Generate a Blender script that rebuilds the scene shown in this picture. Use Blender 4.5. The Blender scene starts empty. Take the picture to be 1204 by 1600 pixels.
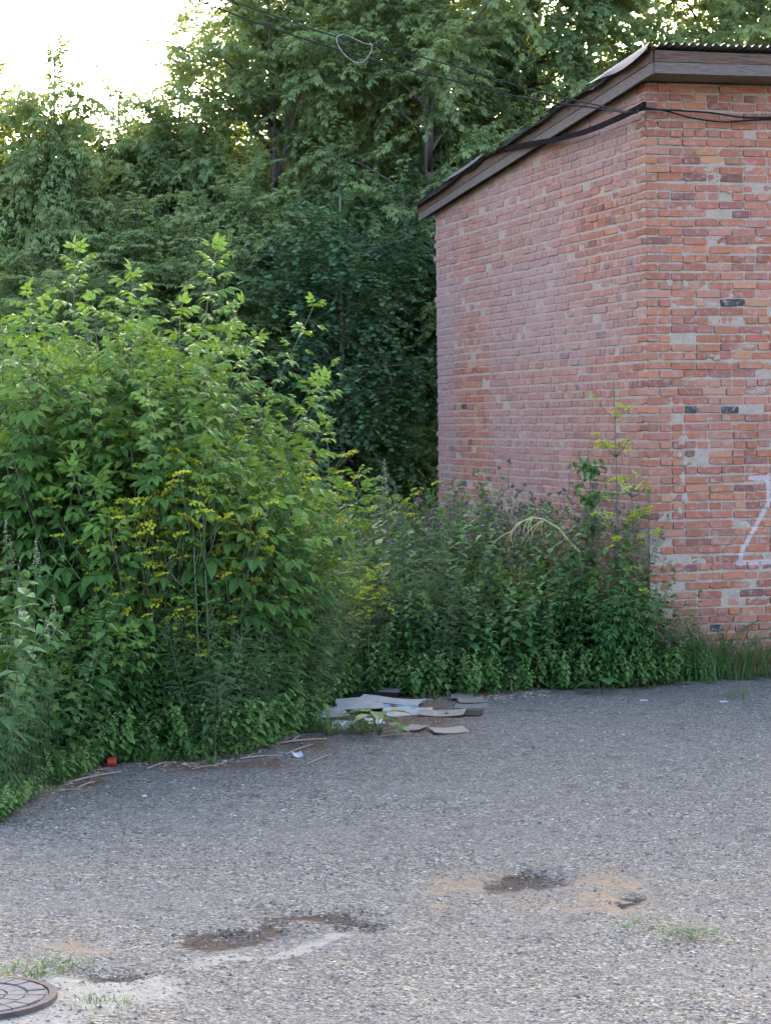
import bpy, math, random
import numpy as np
from mathutils import Matrix, Vector

# ------------------------------------------------------------------ camera, sky, sun, exposure
SC = bpy.context.scene
COL = SC.collection
PW, PH, FPX = 1204.0, 1600.0, 3500.0
CAM_H, PITCH, ROLL = 2.63, math.radians(2.36), math.radians(-0.75)
cam_d = bpy.data.cameras.new("camera")
cam = bpy.data.objects.new("camera", cam_d)
COL.objects.link(cam)
cam_d.sensor_fit = 'HORIZONTAL'
cam_d.sensor_width = 36.0
cam_d.lens = FPX / PW * 36.0
cam_d.clip_end = 2000.0
CAMROT = Matrix.Rotation(math.pi / 2 - PITCH, 3, 'X') @ Matrix.Rotation(ROLL, 3, 'Z')
cam.matrix_world = Matrix.Translation((0, 0, CAM_H)) @ CAMROT.to_4x4()
SC.camera = cam

SUN_EL, SUN_AZ = math.radians(13.0), math.radians(8.0)      # azimuth from +Y towards +X
world = bpy.data.worlds.new("World")
SC.world = world
world.use_nodes = True
wn = world.node_tree
bg = wn.nodes["Background"]
sky = wn.nodes.new("ShaderNodeTexSky")
sky.sky_type = 'NISHITA'
sky.sun_disc = False
sky.sun_elevation = SUN_EL
sky.sun_rotation = SUN_AZ
sky.air_density = 0.4
sky.dust_density = 4.0
sky.ozone_density = 0.0
wn.links.new(sky.outputs[0], bg.inputs[0])
bg.inputs[1].default_value = 0.15
sun_d = bpy.data.lights.new("sun", 'SUN')
sun_d.energy = 2.4
sun_d.angle = math.radians(0.5)
sun_d.color = (1.0, 0.86, 0.62)
sun = bpy.data.objects.new("sun", sun_d)
COL.objects.link(sun)
sdir = Vector((math.sin(SUN_AZ) * math.cos(SUN_EL), math.cos(SUN_AZ) * math.cos(SUN_EL), math.sin(SUN_EL)))
sun.rotation_euler = sdir.to_track_quat('Z', 'Y').to_euler()
sun.location = sdir * 80
SC.view_settings.view_transform = 'Standard'
SC.view_settings.look = 'None'
SC.view_settings.gamma = 1.0
SC.view_settings.use_curve_mapping = False
SC.view_settings.exposure = 3.85
CY = SC.cycles
CY.max_bounces = 4
CY.diffuse_bounces = 2
CY.glossy_bounces = 2
CY.transmission_bounces = 3

# ------------------------------------------------------------------ helpers
RNG = np.random.default_rng(7)
random.seed(7)


def ray(px, py):
    v = Vector(((px - PW / 2) / FPX, -(py - PH / 2) / FPX, -1.0))
    return CAMROT @ v


def at(px, py, Y):
    """point of the place seen at a photo pixel, Y metres in front of the camera"""
    r = ray(px, py)
    return Vector((0, 0, CAM_H)) + r * (Y / r.y)


def gnd(px, py):
    r = ray(px, py)
    return Vector((0, 0, CAM_H)) + r * (-CAM_H / r.z)


def gx(px, Y):
    """ground point under photo column px at distance Y"""
    p = at(px, 1050, Y)
    return Vector((p.x, Y, 0.0))


def nrm(a):
    a = np.asarray(a, float)
    return a / np.maximum(np.linalg.norm(a, axis=-1, keepdims=True), 1e-9)


def vnoise(x, y, seed=0):
    """smooth 2-D value noise, -1..1"""
    x = np.asarray(x, float); y = np.asarray(y, float)
    xi = np.floor(x).astype(np.int64); yi = np.floor(y).astype(np.int64)
    fx = x - xi; fy = y - yi
    fx = fx * fx * (3 - 2 * fx); fy = fy * fy * (3 - 2 * fy)

    def h(a, b):
        n = (a * 374761393 + b * 668265263 + seed * 1442695041) & 0xFFFFFFFF
        n = ((n ^ (n >> 13)) * 1274126177) & 0xFFFFFFFF
        return ((n ^ (n >> 16)) & 0xFFFF) / 32767.5 - 1
    return (h(xi, yi) * (1 - fx) + h(xi + 1, yi) * fx) * (1 - fy) + (h(xi, yi + 1) * (1 - fx) + h(xi + 1, yi + 1) * fx) * fy


class MB:
    """collects triangles of one mesh"""
    def __init__(self):
        self.V = []; self.F = []; self.T = []; self.n = 0; self.S = []

    def add(self, V, F, tint=0.5, smooth=False):
        V = np.asarray(V, float).reshape(-1, 3); F = np.asarray(F, np.int64).reshape(-1, 3)
        self.V.append(V); self.F.append(F + self.n)
        t = np.asarray(tint, float)
        if t.ndim == 0:
            t = np.full(len(V), float(t))
        self.T.append(t)
        self.S.append(np.full(len(F), smooth))
        self.n += len(V)

    def place(self, tpl, P, Yd, Zd, S, tint):
        tv, tf = tpl
        P = np.asarray(P, float).reshape(-1, 3)
        N = len(P)
        if N == 0:
            return
        Y = nrm(np.broadcast_to(np.asarray(Yd, float), (N, 3)))
        X = nrm(np.cross(Y, np.broadcast_to(np.asarray(Zd, float), (N, 3))))
        Z = np.cross(X, Y)
        S = np.broadcast_to(np.asarray(S, float), (N,))
        L = tv[None] * S[:, None, None]
        V = P[:, None] + L[..., 0:1] * X[:, None] + L[..., 1:2] * Y[:, None] + L[..., 2:3] * Z[:, None]
        F = tf[None] + (np.arange(N) * len(tv))[:, None, None]
        t = np.repeat(np.broadcast_to(np.asarray(tint, float), (N,)), len(tv))
        self.add(V.reshape(-1, 3), F.reshape(-1, 3), t)

    def tube(self, pts, r0, r1=None, k=5, tint=0.5):
        pts = np.asarray(pts, float)
        n = len(pts)
        r1 = r0 if r1 is None else r1
        rad = np.linspace(r0, r1, n)
        d = nrm(np.gradient(pts, axis=0))
        up = np.array([0.31, 0.95, 0.08]) if abs(d[0][2]) > 0.7 else np.array([0, 0, 1.0])
        a = nrm(np.cross(d, up)); b = np.cross(d, a)
        ang = np.arange(k) / k * 2 * math.pi
        V = pts[:, None] + rad[:, None, None] * (np.cos(ang)[None, :, None] * a[:, None] + np.sin(ang)[None, :, None] * b[:, None])
        F = []
        for i in range(n - 1):
            for j in range(k):
                p, q = i * k + j, i * k + (j + 1) % k
                F += [(p, q, q + k), (p, q + k, p + k)]
        V = V.reshape(-1, 3)
        for j in range(1, k - 1):
            F.append((0, j + 1, j)); F.append(((n - 1) * k, (n - 1) * k + j, (n - 1) * k + j + 1))
        self.add(V, F, tint, True)

    def box(self, c, s, tint=0.5, M=None):
        x, y, z = s[0] / 2, s[1] / 2, s[2] / 2
        V = np.array([[a, b, d] for a in (-x, x) for b in (-y, y) for d in (-z, z)])
        if M is not None:
            V = V @ np.asarray(M).T
        F = [(0, 1, 3), (0, 3, 2), (4, 6, 7), (4, 7, 5), (0, 4, 5), (0, 5, 1), (2, 3, 7), (2, 7, 6), (0, 2, 6), (0, 6, 4), (1, 5, 7), (1, 7, 3)]
        self.add(V + np.asarray(c), F, tint)

    def grid(self, X, Y, Z, tint=0.5, smooth=True, flip=False):
        """X,Y,Z arrays (n,m)"""
        n, m = X.shape
        i = np.arange(n * m).reshape(n, m)
        a, b, c, d = i[:-1, :-1].ravel(), i[:-1, 1:].ravel(), i[1:, 1:].ravel(), i[1:, :-1].ravel()
        F = np.concatenate([np.stack([a, b, c], 1), np.stack([a, c, d], 1)])
        if flip:
            F = F[:, ::-1]
        t = tint if np.ndim(tint) == 0 else np.asarray(tint).ravel()
        self.add(np.stack([X, Y, Z], -1).reshape(-1, 3), F, t, smooth)

    def mesh(self, name, attrs=None):
        me = bpy.data.meshes.new(name)
        V = np.concatenate(self.V); F = np.concatenate(self.F); T = np.concatenate(self.T); S = np.concatenate(self.S)
        me.vertices.add(len(V)); me.vertices.foreach_set("co", V.astype(np.float32).ravel())
        me.loops.add(len(F) * 3); me.loops.foreach_set("vertex_index", F.astype(np.int32).ravel())
        me.polygons.add(len(F))
        me.polygons.foreach_set("loop_start", np.arange(0, len(F) * 3, 3, dtype=np.int32))
        me.polygons.foreach_set("use_smooth", S.astype(bool))
        a = me.attributes.new("tint", 'FLOAT', 'POINT'); a.data.foreach_set("value", T.astype(np.float32))
        for k, v in (attrs or {}).items():
            v = np.asarray(v, np.float32)
            if v.ndim == 1:
                a = me.attributes.new(k, 'FLOAT', 'POINT'); a.data.foreach_set("value", v)
            else:
                a = me.attributes.new(k, 'FLOAT_COLOR', 'POINT')
                a.data.foreach_set("color", np.concatenate([v, np.ones((len(v), 1), np.float32)], 1).ravel())
        me.update(calc_edges=True)
        return me


def tag(o, label=None, cat=None, group=None, kind=None):
    if label: o["label"] = label
    if cat: o["category"] = cat
    if group: o["group"] = group
    if kind: o["kind"] = kind
    return o


def obj(name, mb, mat, parent=None, attrs=None):
    me = mb.mesh(name, attrs) if isinstance(mb, MB) else mb
    if mat is not None and not me.materials:
        me.materials.append(mat)
    o = bpy.data.objects.new(name, me)
    COL.objects.link(o)
    o.parent = parent
    return o


def empty(name, loc=(0, 0, 0), rz=0.0):
    o = bpy.data.objects.new(name, None)
    o.empty_display_size = 0.1
    COL.objects.link(o)
    o.location = loc; o.rotation_euler = (0, 0, rz)
    return o


KIDS = {}


def thing(name, parts, loc=(0, 0, 0), rz=0.0, s=1.0):
    """parts: list of (name, MB, material, [sub parts])"""
    root = empty(name, loc, rz); root.scale = (s, s, s)
    KIDS[root.name] = []
    for p in parts:
        o = obj(p[0], p[1], p[2], root)
        if p[0] in ('flower_heads', 'pods'): o['kind'] = 'stuff'
        KIDS[root.name].append(o)
    return root


def dup(root, loc, rz, s):
    r = root.copy(); COL.objects.link(r)
    r.location = loc; r.rotation_euler = (random.uniform(-.05, .05), random.uniform(-.05, .05), rz)
    r.scale = s if hasattr(s, '__len__') else (s, s, s)
    for ch in KIDS[root.name]:
        c = ch.copy(); COL.objects.link(c); c.parent = r
    return r


class Proto:
    """first placement uses the prototype itself, later ones copies of it and its parts"""
    def __init__(self, root):
        self.root = root; self.used = False

    def put(self, loc, rz, s, label, cat, group):
        if not self.used:
            self.used = True
            r = self.root; r.location = loc; r.rotation_euler = (0, 0, rz)
            r.scale = s if hasattr(s, '__len__') else (s, s, s)
        else:
            r = dup(self.root, loc, rz, s)
        tag(r, label, cat, group)
        return r

# ------------------------------------------------------------------ materials
def newmat(name):
    m = bpy.data.materials.new(name); m.use_nodes = True
    nt = m.node_tree
    return m, nt, nt.nodes["Principled BSDF"], nt.nodes["Material Output"]


def N(nt, t, **kw):
    n = nt.nodes.new(t)
    for k, v in kw.items():
        setattr(n, k, v)
    return n


def ramp(nt, fac, stops, interp='LINEAR'):
    r = N(nt, "ShaderNodeValToRGB"); r.color_ramp.interpolation = interp
    e = r.color_ramp.elements
    while len(e) < len(stops):
        e.new(0.5)
    for i, (p, c) in enumerate(stops):
        e[i].position = p; e[i].color = (c[0], c[1], c[2], 1)
    if fac is not None:
        nt.links.new(fac, r.inputs[0])
    return r.outputs[0]


def noise(nt, vec, scale, detail=3, rough=0.5, dist=0.0):
    n = N(nt, "ShaderNodeTexNoise"); n.inputs["Scale"].default_value = scale
    n.inputs["Detail"].default_value = detail; n.inputs["Roughness"].default_value = rough
    n.inputs["Distortion"].default_value = dist
    if vec is not None:
        nt.links.new(vec, n.inputs["Vector"])
    return n.outputs[0]


def mixc(nt, fac, a, b, mode='MIX'):
    n = N(nt, "ShaderNodeMix", data_type='RGBA', blend_type=mode)
    for i, v in ((0, fac), (6, a), (7, b)):
        if isinstance(v, (int, float)):
            n.inputs[i].default_value = v
        elif isinstance(v, tuple):
            n.inputs[i].default_value = (v[0], v[1], v[2], 1)
        else:
            nt.links.new(v, n.inputs[i])
    return n.outputs[2]


def mth(nt, op, a, b=None, c=None, clamp=False):
    n = N(nt, "ShaderNodeMath", operation=op); n.use_clamp = clamp
    for i, v in enumerate((a, b, c)):
        if v is None: continue
        if isinstance(v, (int, float)): n.inputs[i].default_value = v
        else: nt.links.new(v, n.inputs[i])
    return n.outputs[0]


def attr(nt, name):
    return N(nt, "ShaderNodeAttribute", attribute_name=name)


def smooth(nt, v, lo, hi):
    n = N(nt, "ShaderNodeMapRange", interpolation_type='SMOOTHSTEP')
    nt.links.new(v, n.inputs[0]); n.inputs[1].default_value = lo; n.inputs[2].default_value = hi
    return n.outputs[0]


def bump(nt, bsdf, h, strength, dist):
    b = N(nt, "ShaderNodeBump"); b.inputs["Strength"].default_value = strength; b.inputs["Distance"].default_value = dist
    nt.links.new(h, b.inputs["Height"]); nt.links.new(b.outputs[0], bsdf.inputs["Normal"])


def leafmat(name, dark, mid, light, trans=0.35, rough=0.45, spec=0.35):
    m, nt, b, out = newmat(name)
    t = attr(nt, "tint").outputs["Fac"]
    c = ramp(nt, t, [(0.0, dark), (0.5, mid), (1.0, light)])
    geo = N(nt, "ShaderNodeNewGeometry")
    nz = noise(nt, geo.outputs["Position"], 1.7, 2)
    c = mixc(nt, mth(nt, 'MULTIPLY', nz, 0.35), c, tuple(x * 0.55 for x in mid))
    nt.links.new(c, b.inputs["Base Color"])
    b.inputs["Roughness"].default_value = rough
    b.inputs["Specular IOR Level"].default_value = spec
    tr = N(nt, "ShaderNodeBsdfTranslucent")
    tc = mixc(nt, 0.6, c, (mid[0] * 1.8, mid[1] * 1.5, mid[2] * 0.5))
    nt.links.new(tc, tr.inputs[0])
    mx = N(nt, "ShaderNodeMixShader"); mx.inputs[0].default_value = trans
    nt.links.new(b.outputs[0], mx.inputs[1]); nt.links.new(tr.outputs[0], mx.inputs[2])
    nt.links.new(mx.outputs[0], out.inputs[0])
    return m


def plainmat(name, col, col2=None, scale=20, rough=0.7, bmp=0.0, metal=0.0, stretch=None):
    m, nt, b, out = newmat(name)
    tc = N(nt, "ShaderNodeTexCoord").outputs["Object"]
    if stretch:
        mp = N(nt, "ShaderNodeMapping"); mp.inputs["Scale"].default_value = stretch
        nt.links.new(tc, mp.inputs[0]); tc = mp.outputs[0]
    nz = noise(nt, tc, scale, 5, 0.6)
    c = ramp(nt, nz, [(0.3, col), (0.7, col2 or tuple(x * 0.7 for x in col))])
    nt.links.new(c, b.inputs["Base Color"])
    b.inputs["Roughness"].default_value = rough; b.inputs["Metallic"].default_value = metal; b.inputs["Specular IOR Level"].default_value = .15
    if bmp:
        bump(nt, b, nz, bmp, 0.01)
    return m


M = {}
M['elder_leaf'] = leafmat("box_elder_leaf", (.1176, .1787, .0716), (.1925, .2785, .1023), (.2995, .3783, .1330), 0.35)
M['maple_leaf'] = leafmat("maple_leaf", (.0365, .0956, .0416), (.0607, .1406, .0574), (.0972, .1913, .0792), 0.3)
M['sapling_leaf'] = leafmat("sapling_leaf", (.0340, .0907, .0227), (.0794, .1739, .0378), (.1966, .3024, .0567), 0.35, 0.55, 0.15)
M['weed_leaf'] = leafmat("weed_leaf", (.0527, .1313, .0343), (.0998, .2080, .0537), (.1759, .2955, .0684), 0.3)
M['nettle_leaf'] = leafmat("nettle_leaf", (.0469, .1190, .0378), (.0821, .1840, .0521), (.1407, .2489, .0663), 0.3)
M['grey_leaf'] = leafmat("mugwort_leaf", (.0553, .1020, .0510), (.0935, .1573, .0765), (.1445, .2125, .1020), 0.3)
M['hemp_leaf'] = leafmat("hemp_leaf", (.0272, .0744, .0240), (.0512, .1224, .0376), (.0952, .1696, .0544), 0.3)
M['vine_leaf'] = leafmat("vine_leaf", (.0384, .0960, .0192), (.0768, .1600, .0320), (.1408, .2240, .0512), 0.4)
M['bush_leaf'] = leafmat("bush_leaf", (.0255, .0756, .0213), (.0467, .1300, .0323), (.0867, .1802, .0433), 0.35)
M['grass'] = leafmat("grass_blade", (.0416, .0998, .0250), (.0749, .1581, .0416), (.1414, .2163, .0749), 0.3)
M['yellow'] = leafmat("yellow_floret", (.2600, .3510, .0325), (.4030, .4485, .0364), (.5460, .5330, .0455), 0.25, 0.7, 0.1)
M['purple'] = leafmat("thistle_head", (.0975, .0975, .0975), (.1650, .1350, .1500), (.2400, .1950, .2100), 0.2, 0.8, 0.1)
M['cream'] = leafmat("cream_floret", (.2100, .2280, .1320), (.3000, .3120, .2040), (.3720, .3840, .2880), 0.2, 0.8, 0.1)
M['pod'] = leafmat("yellow_pod", (.150, .150, .038), (.255, .225, .053), (.375, .315, .090), 0.2, 0.8, 0.1)
M['keys'] = leafmat("seed_keys", (.22, .16, .10), (.34, .25, .17), (.45, .36, .27), 0.3, 0.8, 0.1)
M['stem'] = plainmat("green_stem", (.065, .10, .04), (.10, .125, .065), 30, .6)
M['pale_stem'] = plainmat("pale_stem", (.13, .14, .085), (.09, .10, .06), 30, .6)
M['bark'] = plainmat("bark", (.1800, .1530, .1260), (.0810, .0720, .0630), 14, .9, .6, 0, (1, 1, .25))
M['dry'] = plainmat("dry_straw", (.4680, .3876, .1620), (.3600, .2964, .1440), 40, .8)
M['stick'] = plainmat("bleached_stick", (.285, .232, .180), (.165, .128, .098), 40, .9)

# ------------------------------------------------------------------ leaf templates (x across, y along, z normal; metres)
def tpl_join(items):
    V, F, n = [], [], 0
    for (tv, tf), pos, yd, zd, s in items:
        y = nrm(np.array(yd, float)); x = nrm(np.cross(y, np.array(zd, float))); z = np.cross(x, y)
        sx, sy, sz = (s, s, s) if np.ndim(s) == 0 else s
        V.append(np.array(pos) + tv[:, :1] * sx * x + tv[:, 1:2] * sy * y + tv[:, 2:3] * sz * z)
        F.append(tf + n); n += len(tv)
    return np.concatenate(V), np.concatenate(F)


def leaflet(w=.5, fold=.10, droop=.22, fine=True):
    if not fine:
        tv = np.array([[0, 0, 0], [w / 2, .42, fold - droop * .15], [0, 1, -droop], [-w / 2, .42, fold - droop * .15]])
        return tv, np.array([[0, 1, 2], [0, 2, 3]])
    z = lambda t: -droop * t * t
    tv = np.array([[0, 0, 0], [0, .35, z(.35)], [0, .7, z(.7)], [0, 1, z(1)],
                   [w * .5, .32, fold + z(.32)], [w * .40, .66, fold * .8 + z(.66)], [-w * .5, .32, fold + z(.32)], [-w * .40, .66, fold * .8 + z(.66)]])
    tf = np.array([[0, 4, 1], [4, 5, 1], [5, 2, 1], [5, 3, 2], [0, 1, 6], [6, 1, 7], [7, 1, 2], [7, 2, 3]])
    return tv, tf


def strip(w):
    return np.array([[w, 0, 0], [-w, 0, 0], [-w, 1, 0], [w, 1, 0]]), np.array([[0, 1, 2], [0, 2, 3]])


def elder_leaf(fine, five=True, seed=0):
    r = random.Random(seed)
    L = leaflet(.52, .08, .28, fine)
    j = lambda: r.uniform(-.15, .15)
    it = [(L, (0, .115, -.012), (j(), 1, -.28 + j()), (0, 0, 1), .105)]
    for yy, ang, s in ((.108, 58, .090), (.07, 72, .078))[:2 if five else 1]:
        for sg in (-1, 1):
            a = math.radians(ang + 20 * j())
            it.append((L, (0, yy, -.008), (sg * math.sin(a), math.cos(a), -.30 + j()), (sg * .2, 0, 1), s))
    it.append((strip(.012 if fine else .016), (0, 0, 0), (0, 1, -.08), (0, 0, 1), (.13, .118, 1)))
    return tpl_join(it)


def lobed_leaf(lobes=5, depth=.35, size=.12, cup=.12):
    pts = [(0.0, 0.0)]
    angs = np.linspace(-125, 125, lobes)
    for i, a in enumerate(angs):
        ln = 1.0 - .32 * abs(i - (lobes - 1) / 2) / ((lobes - 1) / 2)
        a_ = math.radians(a)
        pts.append((math.sin(a_) * ln, .25 + math.cos(a_) * ln * .8))
        if i < lobes - 1:
            b = math.radians((a + angs[i + 1]) / 2)
            pts.append((math.sin(b) * ln * (1 - depth), .25 + math.cos(b) * ln * .8 * (1 - depth)))
    p = np.array(pts) * size * .62
    r2 = (p ** 2).sum(1)
    tv = np.column_stack([p[:, 0], p[:, 1], -cup * r2 / size])
    c = np.array([[0, .25 * size * .62, .012]])
    tv = np.concatenate([tv, c]); k = len(tv) - 1
    tf = [(k, i + 1, i) for i in range(len(p) - 1)] + [(k, 0, len(p) - 1)]
    return tv, np.array(tf)


def palmate(n=7, size=.11, w=.16):
    it = []
    L = leaflet(w, .03, .25, True)
    for a in np.linspace(-105, 105, n):
        r = math.radians(a)
        it.append((L, (0, .03, 0), (math.sin(r), math.cos(r), -.18), (0, 0, 1), size * (1 - .45 * abs(a) / 105)))
    return tpl_join(it)


def pinnate(npair=5, length=.2, ls=.05, w=.32, fine=False, ang=55, taper=.5):
    it = []
    L = leaflet(w, .06, .2, fine)
    for i in range(npair):
        t = (i + 1) / (npair + .6)
        for sg in (-1, 1):
            a = math.radians(ang)
            it.append((L, (0, length * t, -.2 * length * t * t), (sg * math.sin(a), math.cos(a), -.25), (0, 0, 1), ls * (1 - taper * t)))
    it.append((L, (0, length * .9, -.17 * length), (0, 1, -.4), (0, 0, 1), ls * .8))
    it.append((strip(.012), (0, 0, 0), (0, 1, -.16), (0, 0, 1), (length * .6, length * .95, 1)))
    return tpl_join(it)


def umbel(R=.05, n=11, seed=0):
    """flat-topped flower head: little discs of florets on thin rays; returns (florets, rays)"""
    r = np.random.default_rng(seed)
    V, F, k = [], [], 0
    RV, RF, rk = [], [], 0
    for i in range(n):
        a = i * 2.399; rr = R * math.sqrt((i + .4) / n)
        c = np.array([rr * math.cos(a), rr * math.sin(a), .004 * r.normal() - .18 * rr])
        s = R * .27 * r.uniform(.8, 1.2)
        m = 6
        ang = np.arange(m) / m * 6.283 + r.uniform(0, 6)
        ring = c + np.column_stack([np.cos(ang) * s * r.uniform(.7, 1.2, m), np.sin(ang) * s * r.uniform(.7, 1.2, m), -.004 + .005 * r.normal(size=m)])
        V += [c + (0, 0, s * .5)] + list(ring)
        F += [(k, k + 1 + j, k + 1 + (j + 1) % m) for j in range(m)]; k += m + 1
        b = np.array([0, 0, -R * .95]); w = np.array([-math.sin(a), math.cos(a), 0]) * .0012
        RV += [b - w, b + w, c + w, c - w]; RF += [(rk, rk + 1, rk + 2), (rk, rk + 2, rk + 3)]; rk += 4
    sw = lambda v: np.array(v)[:, [0, 1, 2]]
    return (sw(V), np.array(F)), (sw(RV), np.array(RF))


def bez(p0, p1, p2, n=6):
    t = np.linspace(0, 1, n)[:, None]
    return (1 - t) ** 2 * np.asarray(p0, float) + 2 * t * (1 - t) * np.asarray(p1, float) + t * t * np.asarray(p2, float)

T_ELDER_F = [elder_leaf(True, True, s) for s in range(3)] + [elder_leaf(True, False, 9)]
T_ELDER_C = elder_leaf(False, True, 4)
T_LOBED = lobed_leaf(5, .35, .118)
T_OVATE = leaflet(.55, .08, .25, True)
T_BROAD = leaflet(.8, .06, .3, True)
T_LANCE = leaflet(.2, .03, .3, True)
T_HEMP = palmate(7, .13, .15)
T_MUG = pinnate(3, .07, .045, .16, False, 40)
T_PARS = pinnate(4, .20, .075, .6, True, 65, .3)

# ------------------------------------------------------------------ ground: worn asphalt lot running into a weedy verge
EDGE = np.array([(-900, 1330), (-60, 1305), (0, 1285), (50, 1248), (110, 1222), (180, 1196), (260, 1192), (340, 1190), (400, 1170), (440, 1155),
                 (478, 1140), (505, 1102), (620, 1094), (650, 1093), (700, 1091), (780, 1086), (870, 1079), (1000, 1076), (1100, 1068), (1204, 1062), (2200, 1040)], float)


def edgeY(px):
    py = np.interp(px, EDGE[:, 0], EDGE[:, 1])
    # horizon row near this column (roll included)
    hor = PH / 2 - FPX * math.tan(PITCH) - (np.asarray(px) - PW / 2) * math.tan(-ROLL)
    return FPX * CAM_H / (py - hor)


def spaced(lo, hi, step, far, g=1.35):
    a = list(np.arange(lo, hi + 1e-6, step)); s = step; x = hi
    while x < far:
        s *= g; x += s; a.append(x)
    s = step; x = lo; pre = []
    while x > -far:
        s *= g; x -= s; pre.append(x)
    return np.array(pre[::-1] + a)


def ell(px, py, a, b, rot=0.0):
    c = gnd(px, py); sc = FPX / c.y
    ry = abs(gnd(px, py - b).y - gnd(px, py + b).y) / 2
    return c.x, c.y, a / sc, ry, rot


gxs = spaced(-3.6, 4.6, 0.05, 700); gys = spaced(8.6, 23.0, 0.05, 900)
GX, GY = np.meshgrid(gxs, gys)
near = np.clip(1 - np.maximum(np.abs(GX) - 5, 0) / 8, 0, 1) * np.clip(1 - np.maximum(np.abs(GY - 15) - 10, 0) / 8, 0, 1)


def mask(lst, soft=.5):
    m = np.zeros_like(GX)
    WX = GX + .16 * vnoise(GX * 3.1, GY * 1.6, 51) + .06 * vnoise(GX * 9, GY * 5, 52); WY = GY + .30 * vnoise(GX * 2.3, GY * 1.2, 53) + .10 * vnoise(GX * 8, GY * 5, 54)
    for x, y, rx, ry, rot in lst:
        dx = WX - x; dy = WY - y - rot * dx
        d = np.sqrt((dx / rx) ** 2 + (dy / ry) ** 2)
        m = np.maximum(m, np.clip((1 + soft - d) / (2 * soft), 0, 1))
    return m


L_SAND = [ell(765, 1370, 95, 26), ell(930, 1380, 120, 24), ell(930, 1414, 100, 16), ell(125, 1482, 80, 14, .4), ell(1135, 1389, 35, 6), ell(725, 1414, 22, 5), ell(690, 1390, 25, 6)]
L_DARK = [ell(820, 1370, 56, 22, .6), ell(385, 1452, 95, 24, .7), ell(540, 1437, 65, 9), ell(975, 1408, 28, 5), ell(185, 1526, 75, 9, .3), ell(560, 1448, 55, 7)]
L_CEM = [ell(170, 1558, 150, 36, .2), ell(60, 1575, 150, 45), ell(390, 1497, 75, 7, .9), ell(30, 1596, 90, 30), ell(470, 1480, 60, 6, .8)]
m_sand, m_dark, m_cem = mask(L_SAND, .8), mask(L_DARK, .6), mask(L_CEM, .6)
PXG = PW / 2 + FPX * GX / np.maximum(GY, 1)
sd = GY - edgeY(np.clip(PXG, -900, 2200))
m_soil = np.clip((sd + .30 + .12 * vnoise(GX * 2, GY * 2, 3)) / .45, 0, 1)
m_soil = np.maximum(m_soil, mask([ell(610, 1120, 130, 28), ell(480, 1160, 60, 14), ell(330, 1194, 150, 9), ell(120, 1230, 80, 9)], .7))
m_soil = np.where(GY < 6, 0, m_soil)
GZ = near * (.022 * vnoise(GX * .55, GY * .45, 1) + .010 * vnoise(GX * 1.6, GY * 1.4, 2) + .003 * vnoise(GX * 7, GY * 7, 5))
GZ = GZ - .028 * np.clip(m_dark * 1.2, 0, 1) * near - .012 * m_sand * near + .02 * m_soil * near * np.clip(vnoise(GX * 3, GY * 3, 8), -.2, 1)
GZ[near <= 0] = 0

m, nt, b, out = newmat("asphalt_ground")
pos = N(nt, "ShaderNodeNewGeometry").outputs["Position"]
vor = N(nt, "ShaderNodeTexVoronoi"); vor.inputs["Scale"].default_value = 58; nt.links.new(pos, vor.inputs["Vector"])
vor2 = N(nt, "ShaderNodeTexVoronoi"); vor2.inputs["Scale"].default_value = 115; nt.links.new(pos, vor2.inputs["Vector"])
sep = N(nt, "ShaderNodeSeparateColor"); nt.links.new(vor.outputs["Color"], sep.inputs[0])
sep2 = N(nt, "ShaderNodeSeparateColor"); nt.links.new(vor2.outputs["Color"], sep2.inputs[0])
st = ramp(nt, sep.outputs[0], [(0, (.0160, .0155, .0135)), (.22, (.0670, .0645, .0558)), (.50, (.1380, .1330, .1144)), (.78, (.1920, .1842, .1581)), (.94, (.2600, .2492, .2148)), (1, (.3500, .3380, .3000))])
st2 = ramp(nt, sep2.outputs[0], [(0, (.0300, .0291, .0251)), (.5, (.1180, .1133, .0977)), (.85, (.1880, .1803, .1553)), (1, (.3400, .3270, .2837))])
c = mixc(nt, smooth(nt, noise(nt, pos, 9, 4), .40, .62), st, st2)
mpg = N(nt, "ShaderNodeMapping"); mpg.inputs["Scale"].default_value = (.5, 1.0, 1.0); nt.links.new(pos, mpg.inputs[0])
big = noise(nt, mpg.outputs[0], 1.1, 5, .65)
c = mixc(nt, smooth(nt, big, .40, .68), c, mixc(nt, .45, c, (.14, .137, .125)))
mid_n = noise(nt, pos, 5, 4, .65)
c = mixc(nt, mth(nt, 'MULTIPLY', smooth(nt, mid_n, .5, .75), .55), c, (.045, .043, .041))
frag = noise(nt, pos, 26, 5, .7)
frag_m = mth(nt, 'ADD', mth(nt, 'MULTIPLY', mid_n, .6), mth(nt, 'MULTIPLY', frag, .8))


def edgy(name, amt=1.0, lo=.45, hi=.62):
    a = attr(nt, name).outputs["Fac"]
    v = mth(nt, 'ADD', a, mth(nt, 'MULTIPLY', mth(nt, 'SUBTRACT', frag_m, .7), amt))
    return smooth(nt, v, lo, hi)


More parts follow.
